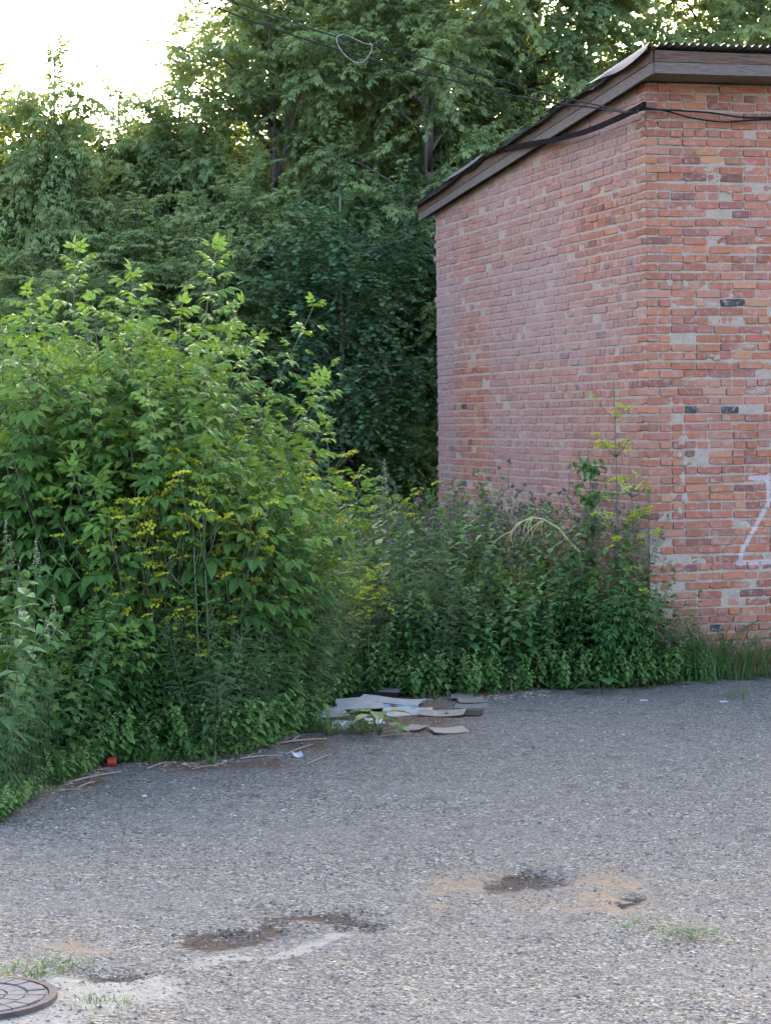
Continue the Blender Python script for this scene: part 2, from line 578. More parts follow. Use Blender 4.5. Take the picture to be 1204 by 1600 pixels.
cem = ramp(nt, noise(nt, pos, 14, 5, .65), [(.25, (.1556, .1516, .1332)), (.6, (.2391, .2333, .2031)), (.85, (.2990, .2909, .2559))])
c = mixc(nt, mth(nt, 'MULTIPLY', edgy("cement", 1.5, .45, .75), .95), c, cem)
sandc = ramp(nt, noise(nt, pos, 18, 5, .7), [(.25, (.1128, .0881, .0670)), (.55, (.2152, .1650, .1091)), (.85, (.2663, .2313, .1823))])
c = mixc(nt, mth(nt, 'MULTIPLY', edgy("sand", 2.4, .42, .95), .85), c, sandc)
darkc = ramp(nt, noise(nt, pos, 40, 5, .7), [(.3, (.022, .017, .013)), (.55, (.06, .046, .036)), (.8, (.13, .105, .085))])
c = mixc(nt, edgy("dark", 2.2, .45, .8), c, darkc)
soilc = ramp(nt, noise(nt, pos, 30, 6, .75), [(.28, (.0351, .0263, .0188)), (.5, (.1105, .0791, .0553)), (.66, (.2019, .1534, .1097)), (.8, (.3432, .2689, .1990))])
c = mixc(nt, edgy("soil", 2.2, .45, .8), c, soilc)
nt.links.new(c, b.inputs["Base Color"])
b.inputs["Roughness"].default_value = .85
b.inputs["Specular IOR Level"].default_value = .06
hgt = mth(nt, 'ADD', mth(nt, 'MULTIPLY', vor.outputs["Distance"], 1.0), mth(nt, 'MULTIPLY', frag, 1.0))
bump(nt, b, hgt, .8, .012)
M['asphalt'] = m
g = MB(); g.grid(GX, GY, GZ, 0.5, True)
ground = obj("ground", g, m, None, {"sand": m_sand.ravel(), "dark": m_dark.ravel(), "cement": m_cem.ravel(), "soil": m_soil.ravel()})
tag(ground, "worn grey gravelly asphalt lot with sandy and dark patches", "ground", None, "structure")


def gz(x, y):
    i = np.searchsorted(gys, y); j = np.searchsorted(gxs, x)
    return float(GZ[min(i, len(gys) - 1), min(j, len(gxs) - 1)])

# ------------------------------------------------------------------ brick building
BC = Vector((2.62, 22.3, 0)); BROT = math.atan2(.268, 1.0)
BX = np.array([math.cos(BROT), math.sin(BROT), 0]); BY = np.array([-math.sin(BROT), math.cos(BROT), 0])
FW, SW_, H0, SLOPE = 5.5, 7.42, 5.94, .0836          # front width, side length, height at the front, fall of the roof per metre
PITCHZ, BH = .0885, .0700


def to_local(p):
    d = np.array(p) - np.array(BC)
    return np.array([d @ BX, d @ BY, d[2]])


def bray(px, py, axis, val):
    """local point of the building where the line of sight meets the plane axis=val"""
    o = to_local((0, 0, CAM_H)); r = np.array(ray(px, py)); r = np.array([r @ BX, r @ BY, r[2]])
    t = (val - o[axis]) / r[axis]
    return o + r * t


PAL = [((.3096, .1161, .0671), 6), ((.3354, .1376, .0774), 6), ((.2881, .1049, .0645), 5), ((.3096, .1419, .0903), 4), ((.2666, .1075, .0731), 3), ((.2279, .0903, .0645), 2), ((.3612, .1677, .0946), 2), ((.1720, .0774, .0602), .6), ((.045, .043, .046), .2)]
PW_ = np.array([w for _, w in PAL]); PW_ = PW_ / PW_.sum()
PC = np.array([c for c, _ in PAL]) * np.array([1.0, 1.0, 1.0])


def brick_col(r, fade=0.0):
    c = PC[r.choice(len(PC), p=PW_)] * r.uniform(.86, 1.12)
    c = c * (1 + r.normal(0, .025, 3))
    return c * (1 - fade) + np.array([.31, .21, .195]) * fade


# graffiti strokes on the front wall, local (x,z) end points and half width
GRAF = []
for a, bb, w in (((1172, 747), (1203, 746), .022), ((1200, 746), (1201, 782), .03), ((1203, 780), (1163, 855), .024), ((1161, 855), (1155, 880), .024), ((1152, 880), (1204, 878), .028),
                 ((1205, 746), (1250, 880), .026), ((1204, 878), (1262, 874), .028)):
    p, q = bray(*a, 1, 0), bray(*bb, 1, 0)
    GRAF.append((p[0], p[2], q[0], q[2], w))


def masonry(name, brick, source):
    m, nt, b, out = newmat(name)
    geo = N(nt, "ShaderNodeNewGeometry").outputs["Position"]
    mp = N(nt, "ShaderNodeMapping", vector_type='TEXTURE')
    mp.inputs["Location"].default_value = BC; mp.inputs["Rotation"].default_value = (0, 0, BROT)
    nt.links.new(geo, mp.inputs[0]); P = mp.outputs[0]
    if brick:
        if source == 'object':
            c = N(nt, "ShaderNodeObjectInfo").outputs["Color"]
        else:
            c = attr(nt, "col").outputs["Color"]
        st_ = N(nt, "ShaderNodeMapping"); st_.inputs["Scale"].default_value = (1, 1, .18); nt.links.new(P, st_.inputs[0])
        streak = noise(nt, st_.outputs[0], 75, 4, .65)
        c = mixc(nt, mth(nt, 'MULTIPLY', smooth(nt, streak, .52, .72), .5), c, mixc(nt, .55, c, (.103, .069, .060)))
        blot = noise(nt, P, 16, 5, .65)
        c = mixc(nt, mth(nt, 'MULTIPLY', smooth(nt, blot, .48, .68), .75), c, (.318, .228, .194))
        c = mixc(nt, mth(nt, 'MULTIPLY', smooth(nt, noise(nt, P, 45, 4, .7), .60, .72), .6), c, (.258, .224, .194))
        h = mth(nt, 'ADD', mth(nt, 'MULTIPLY', streak, .5), mth(nt, 'MULTIPLY', blot, 1.0))
    else:
        fine = noise(nt, P, 60, 5, .7)
        c = ramp(nt, fine, [(.25, (.20, .155, .115)), (.5, (.325, .262, .20)), (.75, (.42, .35, .275))])
        c = mixc(nt, mth(nt, 'MULTIPLY', smooth(nt, noise(nt, P, 6, 4, .6), .5, .7), .5), c, (.232, .159, .129))
        h = mth(nt, 'ADD', fine, noise(nt, P, 14, 4, .6))
    # pale bloom and damp, uneven over the walls
    big_ = noise(nt, P, .9, 5, .6)
    c = mixc(nt, mth(nt, 'MULTIPLY', smooth(nt, big_, .50, .72), .25), c, (.318, .258, .232))
    sx = N(nt, "ShaderNodeSeparateXYZ"); nt.links.new(P, sx.inputs[0])
    tot = None
    for x0, z0, x1, z1, w in GRAF:
        ax, az = x1 - x0, z1 - z0; L2 = ax * ax + az * az
        dx = mth(nt, 'SUBTRACT', sx.outputs[0], x0); dz = mth(nt, 'SUBTRACT', sx.outputs[2], z0)
        t = mth(nt, 'DIVIDE', mth(nt, 'ADD', mth(nt, 'MULTIPLY', dx, ax), mth(nt, 'MULTIPLY', dz, az)), L2, clamp=True)
        ex = mth(nt, 'SUBTRACT', dx, mth(nt, 'MULTIPLY', t, ax)); ez = mth(nt, 'SUBTRACT', dz, mth(nt, 'MULTIPLY', t, az))
        d = mth(nt, 'SQRT', mth(nt, 'ADD', mth(nt, 'MULTIPLY', ex, ex), mth(nt, 'MULTIPLY', ez, ez)))
        v = mth(nt, 'DIVIDE', d, w)
        tot = v if tot is None else mth(nt, 'MINIMUM', tot, v)
    wob = mth(nt, 'ADD', tot, mth(nt, 'MULTIPLY', mth(nt, 'SUBTRACT', noise(nt, P, 38, 4, .7), .5), 1.6))
    paint = mth(nt, 'SUBTRACT', 1.0, smooth(nt, wob, .75, 1.15))
    paint = mth(nt, 'MULTIPLY', paint, mth(nt, 'LESS_THAN', sx.outputs[1], .03))
    c = mixc(nt, mth(nt, 'MULTIPLY', paint, .45), c, (.50, .51, .53))
    nt.links.new(c, b.inputs["Base Color"])
    b.inputs["Roughness"].default_value = .95; b.inputs["Specular IOR Level"].default_value = .08
    bump(nt, b, h, .7, .006)
    return m


M['brick'] = masonry("brick", True, 'object')
M['brickwork'] = masonry("brickwork", True, 'attr')
M['mortar'] = masonry("mortar", False, None)


def brick_tpl(lx, dep, hz, seed, chip=1.0):
    """brick lying along x, face towards -y at y=0, corner of the bed at the origin"""
    r = np.random.default_rng(seed)
    V = []

    def ringpts(ins, y):
        out_ = []
        for cx, cz, sx_, sz_ in ((0, 0, 1, 1), (lx, 0, -1, 1), (lx, hz, -1, -1), (0, hz, 1, -1)):
            k1 = r.uniform(.004, .014) * chip; k2 = r.uniform(.003, .010) * chip
            if r.random() < .10: k1 *= 3.0; k2 *= 1.8
            a_ = (cx + sx_ * (ins + k1), cz + sz_ * ins); b_ = (cx + sx_ * ins, cz + sz_ * (ins + k2))
            out_ += [b_, a_] if (sx_ * sz_ > 0) else [a_, b_]
        return [(p[0], y + r.uniform(-.002, .002), p[1]) for p in out_]
    V += ringpts(.0035, 0.0); V += ringpts(.0, .007); V += ringpts(.0, dep)
    F = [(0, i, i + 1) for i in range(1, 7)]
    for k in range(2):
        for j in range(8):
            p, q = k * 8 + j, k * 8 + (j + 1) % 8
            F += [(p, p + 8, q + 8), (p, q + 8, q)]
    F += [(16, 16 + i + 1, 16 + i) for i in range(1, 7)]
    return np.array(V), np.array(F)


BL = {'s': .250, 'h': .120, 'q': .185}
BTPL = {k: [brick_tpl(l, .10, BH, 100 + i * 7 + ord(k)) for i in range(8)] for k, l in BL.items()}
CORN = {'s': [brick_tpl(.25, .12, BH, 500 + i, 1.6) for i in range(5)], 'h': [brick_tpl(.12, .25, BH, 520 + i, 1.6) for i in range(5)]}
BMESH = {}
for k, l in list(BTPL.items()):
    for i, t in enumerate(l):
        q = MB(); q.add(*t); me = q.mesh("brick"); me.materials.append(M['brick']); BMESH[(k, i)] = me
for k, l in CORN.items():
    for i, t in enumerate(l):
        q = MB(); q.add(*t); me = q.mesh("brick"); me.materials.append(M['brick']); BMESH[('c' + k, i)] = me

bld = empty("brick_building", BC, BROT)
tag(bld, "weathered red brick building with boarded eaves and sloping sheet roof", "building")


def wall_surface(along, zmax_fn, seed, amp, base):
    us = np.arange(0, along + .02, .03); zs = np.arange(-.1, H0 + .001, .03)
    U, Z = np.meshgrid(us, zs)
    D = base + amp * (.7 * vnoise(U * 9, Z * 22, seed) + .5 * vnoise(U * 31, Z * 31, seed + 1)) + .002 * vnoise(U * 1.1, Z * 1.3, seed + 2)
    return U, np.minimum(Z, zmax_fn(U)), D


# front wall core (mortar)
U, Z, D = wall_surface(FW, lambda u: np.full_like(u, H0), 11, .013, .014)
w = MB(); Uf = U.copy(); Uf[:, 0] = .012
w.grid(Uf, np.clip(D, .002, .05), Z, .5, True)
w.box((FW / 2 + .02, .06 + .165, H0 / 2 - .05), (FW - .05, .33, H0 + .09))
front = obj("wall", w, M['mortar'], bld)
U, Z, D = wall_surface(SW_, lambda u: H0 - SLOPE * u, 31, .006, .0075)
w = MB(); Uf = U.copy(); Uf[:, 0] = .012
w.grid(np.clip(D, .002, .05), Uf, Z, .5, True, True)
n_ = 12
for i in range(n_):
    y0, y1 = .40 + (SW_ - .40) * i / n_, .40 + (SW_ - .40) * (i + 1) / n_
    hh = H0 - SLOPE * y1 - .01
    w.box((.06 + .16, (y0 + y1) / 2, hh / 2 - .05), (.32, y1 - y0, hh + .1))
side = obj("wall", w, M['mortar'], bld)
w = MB()
hb = H0 - SLOPE * SW_
w.box((FW / 2, SW_ - .18, hb / 2 - .05), (FW - .7, .33, hb + .08)); w.box((FW - .2, SW_ / 2, hb / 2 - .05), (.33, SW_ - .8, hb + .08))
obj("wall", w, M['mortar'], bld)

rb = np.random.default_rng(77)
fr_rest, fr_cols = MB(), []
sd_rest, sd_cols = MB(), []
FRAME_U = 1.36
nc = int(H0 / PITCHZ) + 1
count = 0
for k in range(nc):
    z0 = .004 + k * PITCHZ
    if z0 + BH > H0 + .02: break
    header_course = (k % 7 == 5) or (k == nc - 3)
    cs = 'h' if (k % 2 == 0) else 's'
    sag = .006 * rb.normal()

    def jit(s=.006):
        return rb.uniform(-s, s)
    # corner brick, seen on both faces
    chipped = (.10 < k / nc < .26) and rb.random() < .5
    lx, ly = (.12, .25) if cs == 'h' else (.25, .12)
    if not chipped:
        i = rb.integers(5)
        o = obj("brick", BMESH[('c' + cs, i)], None, front)
        o.location = (-.001 + jit(.004), -.001 + jit(.004), z0 + jit(.002)); c = brick_col(rb); o.color = (*c, 1); count += 1
    # front
    u = lx + .012
    first = True
    while u < FW:
        if header_course: kk = 'h'
        else:
            q = rb.random(); kk = 's' if q < .80 else ('q' if q < .88 else 'h')
        L = BL[kk]; i = int(rb.integers(8))
        zz = z0 + sag * .6 + jit(.006); yy = .0 + rb.normal(0, .0065)
        if rb.random() < .04: yy += .014
        mx = bray(1065, 740, 1, 0)
        crack = abs(u + L / 2 - mx[0] - .03 * math.sin(k * 1.7)) < .12 and 1.25 < z0 < 2.75
        hole = False and any(abs(u + L / 2 - p[0]) < .15 and abs(z0 - p[2]) < .07 for p in HOLES) if 'HOLES' in globals() else False
        drop = hole or (crack and rb.random() < .04)
        if crack and not drop:
            kk = 'h'; L = BL[kk]
        if not drop:
            c = brick_col(rb)
            if u + L / 2 > mx[0] - .1 and 4.4 < z0 < 4.9: c = c * .9 + np.array([.04, .02, .02])
            if u < FRAME_U - .05 and count < 330:
                o = obj("brick", BMESH[(kk, i)], None, front); o.location = (u, yy, zz); o.rotation_euler = (rb.normal(0, .02), rb.normal(0, .014), rb.normal(0, .010)); o.color = (*c, 1); count += 1
            else:
                t = BTPL[kk][i]; fr_rest.add(t[0] + np.array([u, yy, zz]), t[1]); fr_cols.append(np.repeat(c[None], len(t[0]), 0))
        u += L + .011 + rb.uniform(-.003, .006)
    # side: bricks run along +y, face towards -x
    u = ly + .012
    while u < SW_ - .05:
        if header_course: kk = 'h'
        else:
            q = rb.random(); kk = 's' if q < .6 else ('q' if q < .7 else 'h')
        L = BL[kk]; i = int(rb.integers(8))
        if u + L > SW_: kk = 'h'; L = BL['h']
        if z0 + BH > H0 - SLOPE * (u + L) - .02: break
        if rb.random() > .02:
            t = BTPL[kk][i]; V = t[0]
            # along y: x_local -> +y, depth -> +x ; mirrored so flip faces
            ox = rb.normal(0, .003); V2 = np.column_stack([V[:, 1] + ox, V[:, 0] + u, V[:, 2] + z0 + sag * .7 + jit(.003)])
            fade = float(np.clip(.30 + .5 * vnoise(u * .7, z0 * .9, 91) + (.25 if 3.2 < z0 < 4.4 else 0), 0, .75))
            c = brick_col(rb, fade)
            sd_rest.add(V2, t[1][:, ::-1]); sd_cols.append(np.repeat(c[None], len(V), 0))
        u += L + .011 + rb.uniform(-.003, .006)
o = obj("brickwork", fr_rest, M['brickwork'], front, {"col": np.concatenate(fr_cols)}); tag(o, kind="stuff")
o = obj("brickwork", sd_rest, M['brickwork'], side, {"col": np.concatenate(sd_cols)}); tag(o, kind="stuff")
print("individual bricks", count)

# lumps of mortar smeared over joints and broken bricks
rm = np.random.default_rng(5)


def lump(c, rx, rz, th, seed):
    r = np.random.default_rng(seed); q = MB(); k = 12
    ang = np.arange(k) / k * 6.283; rad = r.uniform(.65, 1.15, k)
    V = [np.array([0, -th, 0])]
    for f, d in ((.55, -th * .8), (1, .012)):
        V += [np.array([math.cos(a) * rx * f * s, d + r.uniform(-.3, .3) * th, math.sin(a) * rz * f * s]) for a, s in zip(ang, rad)]
    F = [(0, 1 + j, 1 + (j + 1) % k) for j in range(k)]
    for j in range(k):
        p, q2 = 1 + j, 1 + (j + 1) % k
        F += [(p, p + k, q2 + k), (p, q2 + k, q2)]
    q.add(np.array(V) + c, F, .5, True)
    return q


for i, (px, py, a, bb) in enumerate([(1046, 443, 12, 12), (1070, 445, 9, 14), (1064, 690, 12, 18), (1062, 712, 10, 10), (1066, 748, 12, 20), (1070, 780, 11, 16), (1062, 800, 10, 12), (1196, 520, 14, 9),
                                     (1185, 375, 12, 7), (1120, 560, 10, 7), (1110, 556, 8, 6), (1068, 725, 8, 8), (1140, 300, 10, 5), (1052, 880, 8, 12)]):
    p = bray(px, py, 1, 0); q = lump(np.array([p[0], -.006, p[2]]), a * .62 / 160, bb * .62 / 160, .008, 40 + i)
    obj("mortar_smear", q, M['mortar'], front)

# eaves and roof
M['board'] = plainmat("weathered_board", (.1500, .0960, .0660), (.0420, .0285, .0225), 9, .85, .4, 0, (.7500, .7500, 10.5000))
M['board_grey'] = plainmat("grey_board", (.1725, .1425, .1200), (.0675, .0540, .0450), 9, .85, .4, 0, (.9000, .9000, 12.0000))
M['soffit'] = plainmat("soffit_board", (.1522, .1237, .0960), (.0900, .0735, .0562), 8, .85, .3, 0, (.2250, 2.2500, 2.2500))
M['sheet'] = plainmat("roof_sheet", (.2415, .2520, .2625), (.1470, .1519, .1624), 5, .55, .1, .25)
M['felt'] = plainmat("black_felt", (.006, .007, .009), (.016, .017, .02), 8, .8, .2)
OV, OS = .50, .10


def board(x0, x1, yf, z0, z1, th, seed, slope=0.0, along='x'):
    """a plank with slightly wandering edges"""
    r = np.random.default_rng(seed); n = 26; q = MB()
    s = np.linspace(x0, x1, n)
    wb, wt = .004 * r.normal(size=n).cumsum() * .3, .004 * r.normal(size=n).cumsum() * .3
    rows = []
    for (dz, dy) in ((z0 + wb, 0), (z1 + wt, 0), (z1 + wt, th), (z0 + wb, th)):
        zz = dz - slope * s if along == 'y' else dz
        rows.append(np.column_stack([s, np.full(n, yf + dy), zz]) if along == 'x' else np.column_stack([np.full(n, yf + dy), s, zz]))
    V = np.concatenate(rows); F = []
    for a in range(4):
        c_ = (a + 1) % 4
        for i in range(n - 1):
            p, p2, q1, q2 = a * n + i, a * n + i + 1, c_ * n + i, c_ * n + i + 1
            F += [(p, p2, q2), (p, q2, q1)]
    F += [(0, n, 2 * n), (0, 2 * n, 3 * n), (n - 1, 3 * n - 1, 2 * n - 1), (n - 1, 4 * n - 1, 3 * n - 1)]
    F = np.array(F)
    if along == 'y': F = F[:, ::-1]
    q.add(V, F); return q


zb = H0 + .0 + SLOPE * OV * .0
o = obj("fascia_board", board(-OS - .0, FW + .3, -OV, zb + .004, zb + .112, .025, 1), M['board_grey'], bld)
o = obj("fascia_board", board(-OS - .0, FW + .3, -OV - .006, zb + .117, zb + .222, .025, 2), M['board'], bld)
obj("soffit_board", board(-OS + .03, FW + .3, -OV + .028, zb + .012, zb + .03, .155, 3), M['soffit'], bld)
obj("soffit_board", board(-OS + .03, FW + .3, -OV + .188, zb + .014, zb + .03, .155, 4), M['soffit'], bld)
obj("soffit_board", board(-OS + .03, FW + .3, -OV + .348, zb + .011, zb + .03, .20, 5), M['soffit'], bld)
obj("fascia_board", board(-OV + .01, SW_ + .35, -OS - .026, zb - .045, zb + .065, .024, 6, SLOPE, 'y'), M['board_grey'], bld)
obj("fascia_board", board(-OV + .01, SW_ + .35, -OS - .034, zb + .07, zb + .185, .024, 7, SLOPE, 'y'), M['board'], bld)
obj("rafter_board", board(-OV + .03, SW_ + .3, -OS + .004, zb + .02, zb + .07, .14, 8, SLOPE, 'y'), M['board_grey'], bld)
# corrugated roof covering; its edge towards the camera's left is bent and wavy
q = MB()
xs = np.arange(-.20, FW + .35, .0125); ys = np.linspace(-OV - .07, SW_ + .45, 46)
XX, YY = np.meshgrid(xs, ys)
edge = np.clip((-.02 - XX) / .18, 0, 1)
ZZ = zb + .238 - SLOPE * YY + .013 * np.sin(XX / .082 * 6.283) * (1 - edge) - edge * (.05 + .05 * (.5 + .5 * np.sin(YY * 1.9 + 1) + .5 * vnoise(YY * 2.3, YY * 0, 4))) + .01 * vnoise(YY * 1.3, XX * .7, 9)
q.grid(XX, YY, ZZ, .5, True); q.grid(XX, YY, ZZ - .008, .5, True, True)
roof = obj("roof", q, M['sheet'], bld)
q = MB()
ys2 = np.linspace(-OV - .05, SW_ + .42, 60); hh = np.array([0, .035, .07]); Y2, H2 = np.meshgrid(ys2, hh)
wv = .03 * vnoise(Y2 * 2.1, H2 * 0, 14)
q.grid(-.17 - .01 * np.sin(Y2 * 4) - .0 * H2, Y2, zb + .205 - SLOPE * Y2 - H2 * (.7 + .5 * vnoise(Y2 * 1.7, Y2 * 0, 3)) + wv * .4, .5, True, True)
obj("roofing_felt", q, M['felt'], bld)

q = MB()
ys2 = np.linspace(-OV - .07, SW_ + .44, 90); Y2, H2 = np.meshgrid(ys2, np.array([0, .25, .5, .75, 1]))
dep = .004 + .11 * np.exp(-((Y2 - .0) / 1.0) ** 2) + .05 * np.exp(-((Y2 - 5.8) / 1.2) ** 2) + .02 * vnoise(Y2 * 1.4, Y2 * 0, 6)
q.grid(-.172 - .035 * H2 - .012 * vnoise(Y2 * 2.0, H2 * 2, 8), Y2, zb + .246 - SLOPE * Y2 - H2 * np.maximum(dep, .015), .5, True, True)
M['flash'] = plainmat("pale_flashing", (.085, .092, .10), (.05, .055, .06), 6, .6, .1, .0)
obj("flashing", q, M['flash'], bld)

# bent strip hanging under the eave
pts = []
for (px, py) in ((1004, 163), (985, 174), (962, 185), (935, 197), (905, 208), (870, 217), (830, 224), (795, 230), (775, 234)):
    pts.append(bray(px, py, 0, -.19))
q = MB(); pts = np.array(pts)
prev = None; V = []; F = []
for i, p in enumerate(pts):
    for dx, dz in ((0, -.028), (0, .028), (.035, .033), (.035, -.022)):
        V.append(p + np.array([dx, 0, dz]))
for i in range(len(pts) - 1):
    for a in range(4):
        p, p2 = i * 4 + a, i * 4 + (a + 1) % 4
        F += [(p, p + 4, p2 + 4), (p, p2 + 4, p2)]
F += [(0, 1, 2), (0, 2, 3)]; e_ = len(V) - 4; F += [(e_, e_ + 2, e_ + 1), (e_, e_ + 3, e_ + 2)]
q.add(V, F)
M['strip'] = plainmat("weathered_strip", (.006, .006, .006), (.014, .0135, .013), 6, .95, .1, 0)
M['strip'].node_tree.nodes['Principled BSDF'].inputs['Specular IOR Level'].default_value = 0.02
strip_o = obj("bent_strip", q, M['strip'], None)
strip_o.location = BC; strip_o.rotation_euler = (0, 0, BROT)
tag(strip_o, "long dark bent strip hanging loose below the building's sloping eave", "strip")

# overhead wires
M["wire"] = plainmat("black_cable", (.008, .008, .009), (.02, .019, .018), 8, .95)
M['rope'] = plainmat("pale_cord", (.40, .37, .33), (.14, .11, .09), 14, .8)


def wireobj(name, ctrl, r, mat, label, cat, group=None, n=40):
    c = np.array(ctrl, float); t = np.linspace(0, len(c) - 1, n)
    P_ = []
    for u in t:          # Catmull-Rom through the points
        i = min(int(u), len(c) - 2); f = u - i
        p0, p1, p2, p3 = c[max(i - 1, 0)], c[i], c[i + 1], c[min(i + 2, len(c) - 1)]
        P_.append(.5 * ((2 * p1) + (-p0 + p2) * f + (2 * p0 - 5 * p1 + 4 * p2 - p3) * f * f + (-p0 + 3 * p1 - 3 * p2 + p3) * f ** 3))
    q = MB(); q.tube(P_, r, r, 5)
    o = obj(name, q, mat, None)
    return tag(o, label, cat, group)


def span(pix, Y0, Y1):
    n = len(pix); return [at(px, py, Y0 + (Y1 - Y0) * i / (n - 1)) for i, (px, py) in enumerate(pix)]


wa = span([(215, -40), (330, 8), (450, 52), (600, 99), (720, 128), (830, 155), (930, 168), (985, 176)], 29, 21.7)
wb_ = span([(330, -10), (430, 25), (520, 55), (640, 84), (740, 112), (840, 143), (930, 163), (990, 176)], 29, 21.7)
fa = [bray(px, py, 1, -.09) for px, py in ((1005, 171), (1050, 172), (1110, 176), (1160, 183), (1215, 182), (1290, 172))]
fb = [bray(px, py, 1, -.07) for px, py in ((1000, 168), (1040, 173), (1080, 184), (1130, 190), (1180, 187), (1230, 184), (1290, 178))]
loc2w = lambda p: np.array(BC) + BX * p[0] + BY * p[1] + np.array([0, 0, p[2]])
wireobj("overhead_cable", [list(p) for p in wa] + [loc2w(p) for p in fa], .010, M['wire'], "lower of the two black overhead cables reaching the brick corner", "cable", "cables crossing to the building", 70)
wireobj("overhead_cable", [list(p) for p in wb_] + [loc2w(p) for p in fb], .009, M['wire'], "upper of the two black overhead cables reaching the brick corner", "cable", "cables crossing to the building", 70)
wireobj("cord_loop", [list(at(px, py, 26.2 - i * .03)) for i, (px, py) in enumerate([(583, 70), (566, 66), (540, 54), (526, 58), (530, 74), (544, 90), (560, 98), (572, 92), (581, 76), (578, 66)])], .005, M['rope'],
        "pale cord loop dangling from the overhead cables", "cord", None, 50)
# ------------------------------------------------------------------ trees
def crown_tree(seed, H, R, base, kind='elder', nlimb=18, clusters=3, twigs=11, upright=.5, topw=.35):
    """returns (trunk MB, crown MB): trunk with limbs; twigs as flat drooping sprays of leaves"""
    r = np.random.default_rng(seed)
    tr, cr = MB(), MB()
    lean = r.uniform(-.25, .25, 2)
    tp = bez((0, 0, -.1), (lean[0], lean[1], H * .5), (lean[0] * .6 + r.uniform(-.3, .3), lean[1] * .6, H * .93), 9)
    tr.tube(tp, .008 * H + .02, .012, 7)

    def trunk_at(t):
        i = t * (len(tp) - 1); k = min(int(i), len(tp) - 2); return tp[k] + (tp[k + 1] - tp[k]) * (i - k)

    def prof(t):        # crown radius over height fraction
        return R * (np.clip((t * 3.2), 0, 1) ** .5) * (topw + (1 - topw) * np.clip((1 - t) * 1.5, 0, 1) ** .8)
    tw_P, tw_D = [], []
    for i in range(nlimb):
        t0 = (base + (H * .9 - base) * ((i + r.uniform(0, 1)) / nlimb)) / H
        az = i * 2.399 + r.uniform(-.5, .5)
        p0 = trunk_at(min(t0 * .95, .98)); tf = (p0[2] - base) / max(H - base, .1)
        rad = max(prof(np.clip(tf, .05, .98)), .35) * r.uniform(.55, 1.12)
        out_ = np.array([math.cos(az), math.sin(az), 0])
        rise = rad * (upright + r.uniform(-.15, .35))
        p2 = p0 + out_ * rad + np.array([0, 0, rise])
        p1 = p0 + out_ * rad * .45 + np.array([0, 0, rise * .75])
        lp = bez(p0, p1, p2, 6)
        tr.tube(lp, .012 + .012 * rad, .006, 5)
        for c in range(clusters):
            s = .15 + .85 * (c + r.uniform(.3, 1)) / clusters
            k = min(int(s * 5), 4); q = lp[k] + (lp[k + 1] - lp[k]) * (s * 5 - k if k < 5 else 1)
            for _ in range(twigs):
                d = out_ * r.uniform(.1, 1.0) + r.normal(0, .55, 3) + np.array([0, 0, .25])
                tw_P.append(q + r.normal(0, .10, 3)); tw_D.append(d)
    for _ in range(int(twigs * 2.5)):          # leader shoots
        t = r.uniform(.72, 1.0); tw_P.append(trunk_at(t)); tw_D.append(np.array([r.normal(0, .4), r.normal(0, .4), .9]))
    tw_P = np.array(tw_P); tw_D = nrm(np.array(tw_D))
    nt_ = len(tw_P)
    L = r.uniform(.45, .95, nt_)
    nl = 19 if kind == 'elder' else 9
    P, Yd, Zd, S, T = [], [], [], [], []
    twt = r.uniform(-.22, .22, nt_)
    side = nrm(np.cross(tw_D, np.array([0, 0, 1.0])) + 1e-3)
    for j in range(nl):
        f = (j + .6) / nl
        pos = tw_P + tw_D * (L * f)[:, None] + np.array([0, 0, -1.0]) * (.28 * L * f * f)[:, None]
        sg = 1 if j % 2 else -1
        dirv = tw_D * .55 + side * sg * .8 + np.array([0, 0, -.18 - .2 * f]) + r.normal(0, .30, (nt_, 3))
        if j == nl - 1: dirv = tw_D * .8 + np.array([0, 0, -.5])
        P.append(pos); Yd.append(dirv); Zd.append(np.array([0, 0, 1.0]) + r.normal(0, .28, (nt_, 3))); S.append(r.uniform(.75, 1.2, nt_))
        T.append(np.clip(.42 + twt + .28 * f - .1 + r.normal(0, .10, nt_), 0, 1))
    P, Yd, Zd, S, T = (np.concatenate(x) for x in (P, Yd, Zd, S, T))
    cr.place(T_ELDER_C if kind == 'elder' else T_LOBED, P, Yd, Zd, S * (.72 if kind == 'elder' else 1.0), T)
    # pale twigs
    for a in range(0, nt_, 3):
        t = np.array([0, .5, 1])[:, None]
        tr.tube(tw_P[a] + tw_D[a] * L[a] * t + np.array([0, 0, -.28 * L[a]]) * t * t, .006, .003, 3)
    return tr, cr


def tree_proto(name, seed, H, R, base, kind, mat, **kw):
    a, b_ = crown_tree(seed, H, R, base, kind, **kw)
    return Proto(thing(name, [("trunk", a, M['bark']), ("crown", b_, mat)])), H


E1 = tree_proto("box_elder_tree", 1, 8.0, 1.2, .5, 'elder', M['elder_leaf'], nlimb=30, clusters=3, twigs=9, upright=.9, topw=.15)
E2 = tree_proto("box_elder_tree", 2, 8.0, 1.6, .4, 'elder', M['elder_leaf'], nlimb=32, clusters=3, twigs=9, upright=.7, topw=.2)
E3 = tree_proto("box_elder_tree", 3, 12.5, 2.5, 1.2, 'elder', M['elder_leaf'], nlimb=42, clusters=4, twigs=10, upright=.5, topw=.35)
E4 = tree_proto("box_elder_tree", 4, 12.5, 2.7, 2.2, 'elder', M['elder_leaf'], nlimb=42, clusters=4, twigs=10, upright=.45, topw=.4)
MP = tree_proto("maple_tree", 5, 7.2, 1.5, 1.2, 'maple', M['maple_leaf'], nlimb=34, clusters=4, twigs=10, upright=.25, topw=.5)


